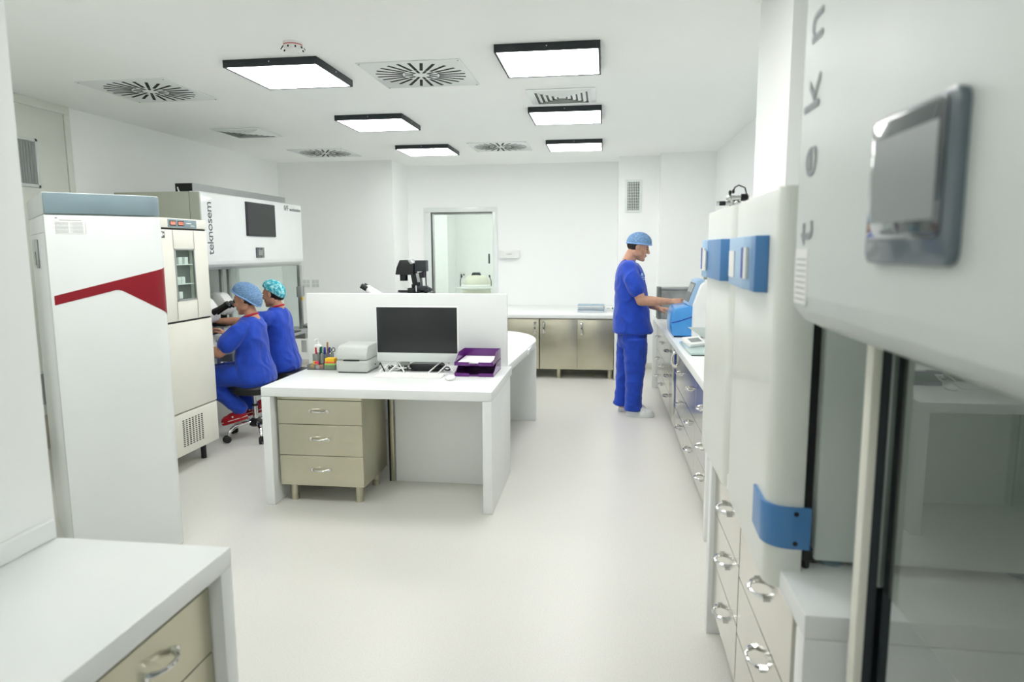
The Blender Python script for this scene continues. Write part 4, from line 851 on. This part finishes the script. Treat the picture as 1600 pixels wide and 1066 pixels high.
class Head:
    def __init__(s, c, face, pitch=0.0, roll=0.0, k=1.0):
        """face = unit direction the face looks (horizontal); pitch > 0 looks down"""
        f = Vector(face).normalized(); u = Vector((0, 0, 1)); r = f.cross(u)
        R = Matrix((r, f, u)).transposed()
        s.R = R @ Matrix.Rotation(-pitch, 3, 'X'); s.c = Vector(c); s.k = k
    def P(s, x, y, z): return s.c+s.R @ (Vector((x, y, z))*s.k)
    def E(s, mb, c, r, n=14, m=9): k = s.k; return mb.ell(s.P(*c), (r[0]*k, r[1]*k, r[2]*k), s.R, n, m)
    def ring(s, z, yc, rx, ry, n=20): return [s.P(rx*math.cos(2*PI*i/n), yc+ry*math.sin(2*PI*i/n), z) for i in range(n)]
    def build(s, mb):
        s.E(mb, (0, -0.014, 0.030), (0.075, 0.096, 0.090), 24, 16)
        mb.rings([s.ring(*q) for q in ((-0.116, 0.056, 0.016, 0.022), (-0.106, 0.050, 0.030, 0.038), (-0.08, 0.038, 0.048, 0.054), (-0.04, 0.028, 0.060, 0.064), (0.0, 0.022, 0.066, 0.069), (0.05, 0.016, 0.069, 0.072))])
        s.E(mb, (0, 0.080, 0.026), (0.052, 0.014, 0.012)); s.E(mb, (0, 0.080, -0.098), (0.022, 0.018, 0.017))
        mb.tube([s.P(0, 0.088, 0.018), s.P(0, 0.100, -0.002), s.P(0, 0.112, -0.022)], [0.009*s.k, 0.010*s.k, 0.012*s.k], 10)
        for q in (-1, 1):
            s.E(mb, (q*0.010, 0.098, -0.026), (0.009, 0.011, 0.008)); s.E(mb, (q*0.040, 0.058, -0.022), (0.026, 0.028, 0.026))
            s.E(mb, (q*0.077, -0.010, -0.004), (0.010, 0.018, 0.030)); s.E(mb, (q*0.052, 0.0, -0.055), (0.016, 0.045, 0.035))
        s.E(mb, (0, 0.089, -0.052), (0.022, 0.011, 0.007)); s.E(mb, (0, 0.088, -0.064), (0.020, 0.011, 0.007))
    def features(s, parent):
        for q in (-1, 1):
            put('eye', remesh(s.E(MB(), (q*0.031, 0.082, 0.004), (0.013, 0.008, 0.0055)), 0.0025, 1), 'eye', parent)
            put('eyebrow', remesh(MB().tube([s.P(q*0.014, 0.0935, 0.022), s.P(q*0.034, 0.089, 0.027), s.P(q*0.052, 0.075, 0.021)], 0.0035, 8), 0.0025, 1), 'hair', parent)
        mm_ = MB(); s.E(mm_, (0, 0.0925, -0.053), (0.019, 0.0105, 0.005)); s.E(mm_, (0, 0.0915, -0.063), (0.017, 0.0105, 0.005))
        put('lips', remesh(mm_, 0.003, 1), 'lip', parent)
    def cap(s, parent, m, c, r, tilt, phi=1.8, puff=0.02, rim=None, sag=0.0):
        """puckered cloth cap: dome of radii r around local centre c, tilted back about the x axis"""
        N, Mm = 72, 22; T = Matrix.Rotation(tilt, 3, 'X'); rs = []
        for j in range(1, Mm+1):
            a = phi*j/Mm; ring = []
            for i in range(N):
                th = 2*PI*i/N; g = 1+puff*(j/Mm)**2*math.sin(19*th+1.2*math.sin(5*th))+0.03*noise.noise(Vector((math.cos(th)*2, math.sin(th)*2, a*2+c[2]*50)))
                v = Vector((r[0]*math.sin(a)*math.cos(th)*g, r[1]*math.sin(a)*math.sin(th)*g, r[2]*math.cos(a)))
                if sag and v.y < 0: v.z -= sag*(v.y/r[1])**2*math.sin(a); v.y *= 1+0.25*sag/0.05
                q = T @ v; ring.append(s.P(c[0]+q.x, c[1]+q.y, c[2]+q.z))
            rs.append(ring)
        mb = MB(); mb.rings(rs, cap=False); mb.bm.faces.new([v for v in mb.bm.verts[:N]] if False else [mb.bm.verts.new(p) for p in rs[0]])
        inner = [s.c+(p-s.c)*0.94 for p in rs[-1]]; mb.rings([rs[-1], inner], cap=False)
        bmesh.ops.remove_doubles(mb.bm, verts=mb.bm.verts[:], dist=0.0004)
        o = obj('cap', mb, m, parent, ang=60)
        if rim: obj('cap_rim', MB().tube(rs[-1]+[rs[-1][0]], 0.007, 8), rim, o)
        return o
def hand(mb, wrist, d, back, thumb_side, curls=(0.35, 0.4, 0.45, 0.5), k=1.0, thumb=0.5):
    """d = direction of fingers, back = normal of the back of the hand, thumb_side = +1/-1 along d x back"""
    w0 = Vector(wrist); y = Vector(d).normalized(); z = Vector(back); z = (z-y*z.dot(y)).normalized(); x = y.cross(z)*thumb_side
    P = lambda a, b_, c_: w0+(x*a+y*b_+z*c_)*k
    rs = []
    for (yy, wd, th, zo) in ((-0.02, 0.026, 0.019, 0), (0.02, 0.033, 0.016, 0), (0.055, 0.041, 0.015, 0), (0.088, 0.041, 0.0125, 0.002), (0.098, 0.036, 0.009, 0.001)):
        rs.append([P(wd*math.cos(2*PI*i/16), yy, zo+th*math.sin(2*PI*i/16)) for i in range(16)])
    mb.rings(rs)
    for (bx, L_, cu, sp_) in zip((0.031, 0.0105, -0.0105, -0.031), (0.072, 0.080, 0.074, 0.058), curls, (0.12, 0.03, -0.05, -0.14)):
        p = Vector((bx, 0.090, 0.001)); pts = [P(*p)]; ang = 0.0
        for frac, kk in ((0.46, 0.8), (0.30, 1.2), (0.24, 1.0)):
            ang += cu*kk; p = p+Vector((math.sin(sp_)*math.cos(ang), math.cos(sp_)*math.cos(ang), -math.sin(ang)))*L_*frac; pts.append(P(*p))
        mb.tube(pts, [0.0092*k, 0.0088*k, 0.0080*k, 0.0068*k], 8)
    p = Vector((0.022, 0.022, -0.004)); pts = [P(*p)]
    for L_, a, b_ in ((0.040, 0.85, 0.25), (0.032, 0.55, 0.35*thumb+0.1), (0.026, 0.35, 0.5*thumb+0.1)):
        p = p+Vector((math.sin(a)*math.cos(b_), math.cos(a)*math.cos(b_), -math.sin(b_)))*L_; pts.append(P(*p))
    mb.tube(pts, [0.014*k, 0.0115*k, 0.0098*k, 0.008*k], 8)
def clog(parent, loc, heading, m_up, pitch=0.0, L_=0.265, stripe=None):
    f = Vector((math.cos(heading), math.sin(heading), 0)); R = Matrix((f.cross(Vector((0, 0, 1))), f, Vector((0, 0, 1)))).transposed() @ Matrix.Rotation(pitch, 3, 'X')
    k = L_/0.265; P = lambda v: Vector(loc)+R @ (Vector(v)*k)
    def outline(g, z): return [P((g*(0.040+0.010*math.sin((i/24.0)*2*PI))*math.cos(2*PI*i/24), 0.02+(0.1325*g)*math.sin(2*PI*i/24), z)) for i in range(24)]
    up = MB(); up.rings([outline(1.0, 0.018), outline(1.02, 0.03), outline(0.98, 0.045), outline(0.86, 0.058)])
    up.ell(P((0, 0.075, 0.040)), (0.046*k, 0.072*k, 0.042*k), R); up.ell(P((0, 0.02, 0.05)), (0.042*k, 0.075*k, 0.045*k), R); up.ell(P((0, -0.05, 0.05)), (0.038*k, 0.055*k, 0.035*k), R)
    u = put('shoe', remesh(up, 0.006, 3), m_up, parent)
    mb = MB(); mb.rings([outline(0.96, 0.0), outline(1.0, 0.006), outline(1.0, 0.022), outline(0.96, 0.026)])
    obj('sole', mb, 'clog_white' if not stripe else stripe, u)
    if stripe:
        mb = MB(); mb.rings([outline(1.025, 0.024), outline(1.03, 0.027), outline(1.025, 0.030)]); obj('sole_stripe', mb, 'clog_white', u)
    st_ = MB().tube([P((0.046, 0.0, 0.055)), P((0.042, -0.06, 0.07)), P((0.0, -0.112, 0.075)), P((-0.042, -0.06, 0.07)), P((-0.046, 0.0, 0.055))], 0.006*k, 8); obj('heel_strap', st_, m_up, u)
    for q in (-1, 1): obj('strap_rivet', MB().ell(P((q*0.047, 0.0, 0.056)), (0.009, 0.009, 0.009), n=10, m=6), 'clog_white' if m_up != 'clog_white' else 'alu', u)
    if m_up == 'clog_white':
        hm = MB()
        for (x, y) in ((0.0, 0.10), (0.022, 0.085), (-0.022, 0.085), (0.0, 0.07), (0.02, 0.055), (-0.02, 0.055), (0.036, 0.07), (0.03, 0.10)): hm.ell(P((x, y, 0.082-abs(x)*0.55-max(0, y-0.075)*0.35)), (0.0045, 0.0045, 0.003), n=8, m=5)
        obj('vent_holes', hm, 'ink', u)
WRT = (0.011, (8, 8, 6)); WRL = (0.010, (6, 6, 9))
# ---------------- standing man
YS = 6.62
def mm(cx, cy, dy=0.0): v = onY(900+cx/3.045, 330+cy/3.045, YS); return Vector((v.x, YS+dy, v.z))
man = thing('person', 'standing man in royal blue scrubs and pale blue cap operating the blue instrument', 'person', (0.26, YS, 0))
hd = Head(mm(296, 172), (1, 0.0, 0), math.radians(18), k=1.0)
bd = MB(); hd.build(bd)
bd.tube([mm(243, 262), mm(250, 240), mm(268, 200), mm(280, 180)], [0.075, 0.062, 0.056, 0.055], 16)
bd.rings([sect(mm(262, 620), 0.11, 0.15), sect(mm(262, 500), 0.10, 0.14), sect(mm(258, 400), 0.11, 0.15), sect(mm(252, 300), 0.09, 0.15), sect(mm(245, 262), 0.06, 0.11), sect(mm(243, 245), 0.045, 0.06)])
for q, kx, ax in ((-1, 272, 265), (1, 238, 222)):
    bd.tube([mm(262, 600, q*0.09), mm(kx, 770, q*0.09), mm(ax, 940, q*0.09), Vector((mm(ax+6, 960).x, YS+q*0.09, 0.06))], [0.085, 0.055, 0.042, 0.04], 14)
sh = mm(248, 275, -0.175); el = mm(304, 418, -0.245); wr_ = mm(432, 420, -0.27)
bd.tube([sh.lerp(el, 0.12)+Vector((0, 0.03, 0)), sh.lerp(el, 0.5), el], [0.048, 0.054, 0.046], 14); bd.tube([el, el.lerp(wr_, 0.3), wr_], [0.048, 0.047, 0.028], 14, flat=(Vector((0, 1, 0)), 0.92))
hand(bd, wr_, (1, 0.0, 0.02), (0.0, -0.5, 0.85), -1, curls=(0.06, 0.75, 0.85, 0.9), thumb=0.9, k=1.03)
sh2 = mm(252, 275, 0.175); el2 = mm(300, 432, 0.24); wr2 = mm(392, 462, 0.02)
bd.tube([sh2.lerp(el2, 0.12)+Vector((0, -0.03, 0)), sh2.lerp(el2, 0.5), el2], [0.048, 0.054, 0.046], 14); bd.tube([el2, el2.lerp(wr2, 0.3), wr2], [0.048, 0.045, 0.028], 14)
hand(bd, wr2, (1, -0.35, -0.12), (0.1, -0.1, 1), 1, curls=(0.10, 0.22, 0.3, 0.35), thumb=0.2, k=1.03)
body = put('body', remesh(bd, 0.0045, 3), 'skin_m', man); hd.features(body)
ha = MB(); hd.E(ha, (0, -0.028, 0.018), (0.079, 0.088, 0.080));
put('hair', remesh(ha, 0.005, 2), 'hair', man)
hd.cap(man, 'cap_blue', (0, -0.006, 0.046), (0.096, 0.118, 0.098), math.radians(12), 1.72, 0.02, 'cap_rim')
tp = MB(); T_ = []
for (yy, xb, xf, b_) in ((577, 176, 365, 0.205), (560, 177, 362, 0.205), (520, 178, 353, 0.20), (450, 182, 343, 0.19), (400, 184, 338, 0.19), (350, 186, 332, 0.195), (300, 191, 322, 0.205), (270, 200, 308, 0.205), (252, 210, 295, 0.18), (240, 220, 280, 0.125), (232, 224, 270, 0.085)):
    pc = mm((xb+xf)/2, yy); a_ = (mm(xf, yy).x-mm(xb, yy).x)/2; T_.append(sect(pc, a_, b_, 24))
tp.rings(T_)
for q, s_, e_ in ((-1, sh, el), (1, sh2, el2)):
    tp.tube([s_+Vector((0.0, -q*0.04, 0.012)), s_.lerp(e_, 0.28)+Vector((0, q*0.006, 0)), s_.lerp(e_, 0.60)+Vector((0.002, q*0.006, 0))], [0.066, 0.074, 0.082], 16)
top = put('scrub_top', remesh(tp, 0.008, 12), 'scrub', man, WRT)
obj('collar', MB().tube([mm(224, 236, 0), mm(232, 232, -0.06), mm(252, 240, -0.078), mm(278, 262, -0.04), mm(288, 275, 0), mm(278, 262, 0.04), mm(252, 240, 0.078), mm(232, 232, 0.06), mm(224, 236, 0)], 0.007, 8), 'scrub', top)
lp_ = mm(306, 310, -0.145)
obj('chest_logo', MB().box(lp_.x-0.004, lp_.x+0.030, lp_.y-0.052, lp_.y-0.046, lp_.z-0.028, lp_.z-0.016).box(lp_.x+0.0, lp_.x+0.028, lp_.y-0.052, lp_.y-0.046, lp_.z-0.008, lp_.z+0.002).ell((lp_.x+0.006, lp_.y-0.048, lp_.z+0.022), (0.012, 0.005, 0.016), n=10, m=6), 'blue_light', top)
tr = MB(); tr.rings([sect(mm(266, 640), 0.125, 0.17), sect(mm(267, 600), 0.135, 0.185), sect(mm(267, 540), 0.14, 0.185), sect(mm(265, 500), 0.12, 0.17)])
for q, pts in ((-1, ((278, 600, 0.115), (280, 680, 0.105), (278, 770, 0.086), (272, 860, 0.074), (270, 935, 0.082))), (1, ((252, 600, 0.108), (243, 700, 0.098), (232, 790, 0.082), (220, 880, 0.068), (215, 930, 0.076)))):
    tr.tube([mm(a, b_, q*0.092) for a, b_, r in pts], [r for a, b_, r in pts], 18, capround=False)
put('trousers', remesh(tr, 0.008, 4), 'scrub', man, WRL)
clog(man, (mm(296, 960).x-0.01, YS-0.10, 0.0), math.radians(-4), 'clog_white', 0, 0.27)
clog(man, (mm(262, 960).x-0.01, YS+0.11, 0.0), math.radians(4), 'clog_white', 0, 0.27)
# ---------------- seated women
def seated(lab, YC, w, rings, head_c, pitch, near, far, skin, legs, base, cap_kw, hair, neck, yaw=0.0):
    root = thing('person', lab, 'person', base)
    hd = Head(head_c, (-math.cos(yaw), math.sin(yaw), 0), pitch, k=0.97)
    bd = MB(); hd.build(bd)
    nb = Vector(neck); bd.tube([nb+Vector((0.01, 0, -0.05)), nb, nb.lerp(Vector(head_c), 0.55), nb.lerp(Vector(head_c), 0.8)], [0.065, 0.052, 0.047, 0.046], 16)
    bd.rings([sect(Vector((c_.x, c_.y, c_.z)), a_*0.7, b_*0.7) for c_, a_, b_ in rings])
    for arm in (near, far):
        s_, e_, w_, hdir, hback, ts, cu = arm
        cn_ = Vector((rings[-3][0].x, YC, s_.z)); bd.tube([s_.lerp(e_, 0.15).lerp(cn_, 0.2), s_.lerp(e_, 0.5), e_], [0.042, 0.048, 0.042], 14); bd.tube([e_, e_.lerp(w_, 0.3), w_], [0.043, 0.041, 0.025], 14)
        hand(bd, w_, hdir, hback, ts, curls=cu, k=0.92)
    for (h, k_, a_) in legs: bd.tube([h+Vector((-0.09, 0, -0.01)), k_, a_], [0.065, 0.055, 0.038], 14)
    body = put('body', remesh(bd, 0.0045, 3), skin, root); hd.features(body)
    ha = MB(); hd.E(ha, *hair[0])
    for h in hair[1:]: hd.E(ha, *h)
    put('hair', remesh(ha, 0.005, 2), 'hair', root)
    hd.cap(root, **cap_kw)
    tp = MB(); tp.rings([sect(c_, a_, b_, 24) for c_, a_, b_ in rings])
    for sg, arm in ((-1, near), (1, far)):
        s_, e_ = arm[0], arm[1]; cen = Vector((rings[-3][0].x, YC, s_.z))
        tp.tube([s_.lerp(cen, 0.25), s_.lerp(e_, 0.15), s_.lerp(e_, 0.62)], [0.066, 0.072, 0.080], 16)
    top = put('scrub_top', remesh(tp, 0.008, 12), 'scrub', root, WRT)
    n0 = rings[-1][0]+Vector((0, 0, 0.008)); R_ = 0.06
    obj('neck_trim', MB().tube([n0+Vector((R_*0.92*math.cos(2*PI*i/18), R_*1.1*math.sin(2*PI*i/18), -0.002+0.018*math.cos(2*PI*i/18))) for i in range(19)], 0.009, 8), 'trim_red', top)
    tr = MB(); c0 = rings[0][0]
    tr.rings([sect(c0+Vector((-0.01, 0, -0.05)), 0.135, 0.175), sect(c0+Vector((-0.01, 0, 0.0)), 0.14, 0.185), sect(c0+Vector((0, 0, 0.09)), 0.12, 0.16)])
    for (h, k_, a_) in legs:
        tr.tube([h+Vector((-0.07, 0, -0.01)), h.lerp(k_, 0.5), k_], [0.095, 0.092, 0.078], 18); tr.tube([k_, k_.lerp(a_, 0.5), k_.lerp(a_, 0.96)], [0.074, 0.068, 0.058], 18)
    put('trousers', remesh(tr, 0.008, 4), 'scrub', root, WRL)
    return root
# woman in the pale blue cap
Y1 = 5.42
def w1(cx, cy, dy=0.0): v = onY(320+cx/3.556, 400+cy/3.556, Y1); return Vector((v.x, Y1+dy, v.z))
rg = [(w1(c_, y), a_, b_) for (y, c_, a_, b_) in ((695, 287, 0.15, 0.20), (650, 283, 0.152, 0.20), (595, 275, 0.135, 0.18), (540, 268, 0.122, 0.165), (490, 262, 0.118, 0.165), (450, 258, 0.118, 0.17), (410, 256, 0.112, 0.17), (378, 256, 0.10, 0.15), (352, 256, 0.08, 0.115), (335, 256, 0.058, 0.07))]
sN = Vector((w1(256, 395).x, Y1-0.155, w1(256, 395).z)); sF = Vector((sN.x, Y1+0.155, sN.z))
p1 = seated('woman in royal blue scrubs and pale blue cap bent to the microscope eyepieces', Y1, w1, rg, w1(226, 246), math.radians(14),
    (sN, Vector((-3.135, Y1-0.225, 0.765)), Vector((-3.36, Y1-0.15, 0.80)), (-1, 0.25, 0.0), (0, -0.3, 1), 1, (0.3, 0.35, 0.4, 0.4)),
    (sF, Vector((-3.14, Y1+0.22, 0.83)), Vector((-3.20, Y1+0.02, 0.885)), (-0.75, -0.2, 0.55), (0.4, 0.3, 0.8), -1, (0.5, 0.6, 0.7, 0.7)),
    'skin_w', ((Vector((-2.96, Y1-0.10, 0.565)), Vector((-3.36, Y1-0.12, 0.535)), w1(238, 838, -0.10)), (Vector((-2.96, Y1+0.10, 0.565)), Vector((-3.38, Y1+0.12, 0.535)), Vector((-3.06, Y1+0.12, 0.25)))),
    (-2.97, Y1, 0), dict(m='cap_blue', c=(0, -0.030, 0.050), r=(0.103, 0.132, 0.098), tilt=math.radians(40), phi=1.78, puff=0.025, rim='cap_rim', sag=0.03),
    [((0, -0.03, 0.018), (0.078, 0.092, 0.082))], w1(258, 322))
ft = w1(205, 930, -0.10); clog(p1, (ft.x+0.02, Y1-0.10, 0.155), PI, 'clog_red', math.radians(-17), 0.25, 'clog_red')
clog(p1, (-3.06, Y1+0.13, 0.165), PI, 'clog_red', math.radians(-17), 0.25, 'clog_red')
# woman in the teal cap
Y2 = 6.10
def w2(cx, cy, dy=0.0): v = onY(320+cx/3.556, 400+cy/3.556, Y2); return Vector((v.x, Y2+dy, v.z))
rg = [(w2(c_, y), a_, b_) for (y, c_, a_, b_) in ((628, 440, 0.145, 0.195), (590, 438, 0.148, 0.195), (530, 428, 0.13, 0.175), (480, 420, 0.12, 0.165), (430, 412, 0.117, 0.165), (390, 407, 0.117, 0.17), (350, 404, 0.11, 0.17), (322, 403, 0.097, 0.15), (300, 403, 0.078, 0.11), (285, 404, 0.055, 0.068))]
sN = Vector((w2(400, 340).x, Y2-0.155, w2(400, 340).z)); sF = Vector((sN.x, Y2+0.155, sN.z))
p2 = seated('smiling woman in royal blue scrubs and teal patterned cap reaching forward', Y2, w2, rg, w2(378, 214), math.radians(8),
    (sN, Vector((-3.27, Y2-0.27, 0.955)), Vector((-3.50, Y2-0.30, 0.965)), (-1, -0.1, 0.0), (0, -0.2, 1), 1, (0.3, 0.35, 0.4, 0.4)),
    (sF, Vector((-3.20, Y2+0.24, 0.80)), Vector((-3.42, Y2+0.16, 0.82)), (-1, -0.2, 0.0), (0, 0.2, 1), -1, (0.3, 0.35, 0.4, 0.4)),
    'skin_w', ((Vector((-2.96, Y2-0.10, 0.56)), Vector((-3.36, Y2-0.11, 0.53)), Vector((-3.10, Y2-0.11, 0.22))), (Vector((-2.96, Y2+0.10, 0.56)), Vector((-3.36, Y2+0.11, 0.53)), Vector((-3.10, Y2+0.11, 0.22)))),
    (-2.95, Y2, 0), dict(m='cap_teal', c=(0, -0.022, 0.050), r=(0.092, 0.118, 0.088), tilt=math.radians(34), phi=1.72, puff=0.008, rim=None, sag=0.02),
    [((0, -0.03, 0.014), (0.077, 0.088, 0.078)), ((0, -0.085, -0.03), (0.035, 0.03, 0.04))], w2(404, 275), yaw=0.12)
clog(p2, (-3.13, Y2-0.11, 0.145), PI, 'clog_red', math.radians(-15), 0.25, 'clog_red'); clog(p2, (-3.13, Y2+0.11, 0.145), PI, 'clog_red', math.radians(-15), 0.25, 'clog_red')
# ================================================================ stereo microscopes on the workstation table
def stereo(lab, loc):
    t = thing('microscope', lab, 'microscope', loc, 0, 'microscopes on the workstation table')
    # local: eyepieces point to +X
    obj('base', box(-0.22, 0.06, -0.11, 0.11, 0.0, 0.07, b=0.015, seg=3), 'plastic_white', t, local=True)
    obj('stage', box(-0.14, 0.04, -0.10, 0.10, 0.15, 0.18, b=0.005), 'black', t, local=True)
    obj('stage_support', box(-0.10, 0.0, -0.06, 0.06, 0.07, 0.15, b=0.006), 'plastic_white', t, local=True)
    obj('column', MB().prism([(-0.22, 0.07), (-0.12, 0.07), (-0.14, 0.26), (-0.08, 0.40), (-0.02, 0.46), (-0.10, 0.47), (-0.20, 0.40)], 'y', -0.05, 0.05, bev=0.01), 'plastic_white', t, local=True)
    obj('head', MB().prism([(-0.10, 0.27), (0.03, 0.25), (0.06, 0.30), (0.045, 0.38), (-0.01, 0.455), (-0.07, 0.47), (-0.11, 0.42)], 'y', -0.075, 0.075, bev=0.02), 'plastic_white', t, local=True)
    obj('objective', MB().cyl((-0.03, 0, 0.20), (-0.03, 0, 0.28), 0.03, 16), 'black', t, local=True)
    for dy in (-0.032, 0.032):
        obj('eyepiece', MB().tube([(0.02, dy, 0.33), (0.05, dy, 0.345), (0.10, dy, 0.372), (0.175, dy, 0.412)], [0.030, 0.028, 0.022, 0.022], 14).cyl((0.165, dy, 0.407), (0.19, dy, 0.42), 0.026, 14), 'black', t, local=True)
    obj('focus_knob', MB().cyl((-0.16, -0.08, 0.20), (-0.16, -0.05, 0.20), 0.03, 16), 'black', t, local=True)
stereo('white microscope with black eyepieces in front of the woman in the pale blue cap', (-3.36, 5.46, 0.735))
stereo('white microscope in front of the woman in the teal cap', (-3.62, 6.16, 0.735))
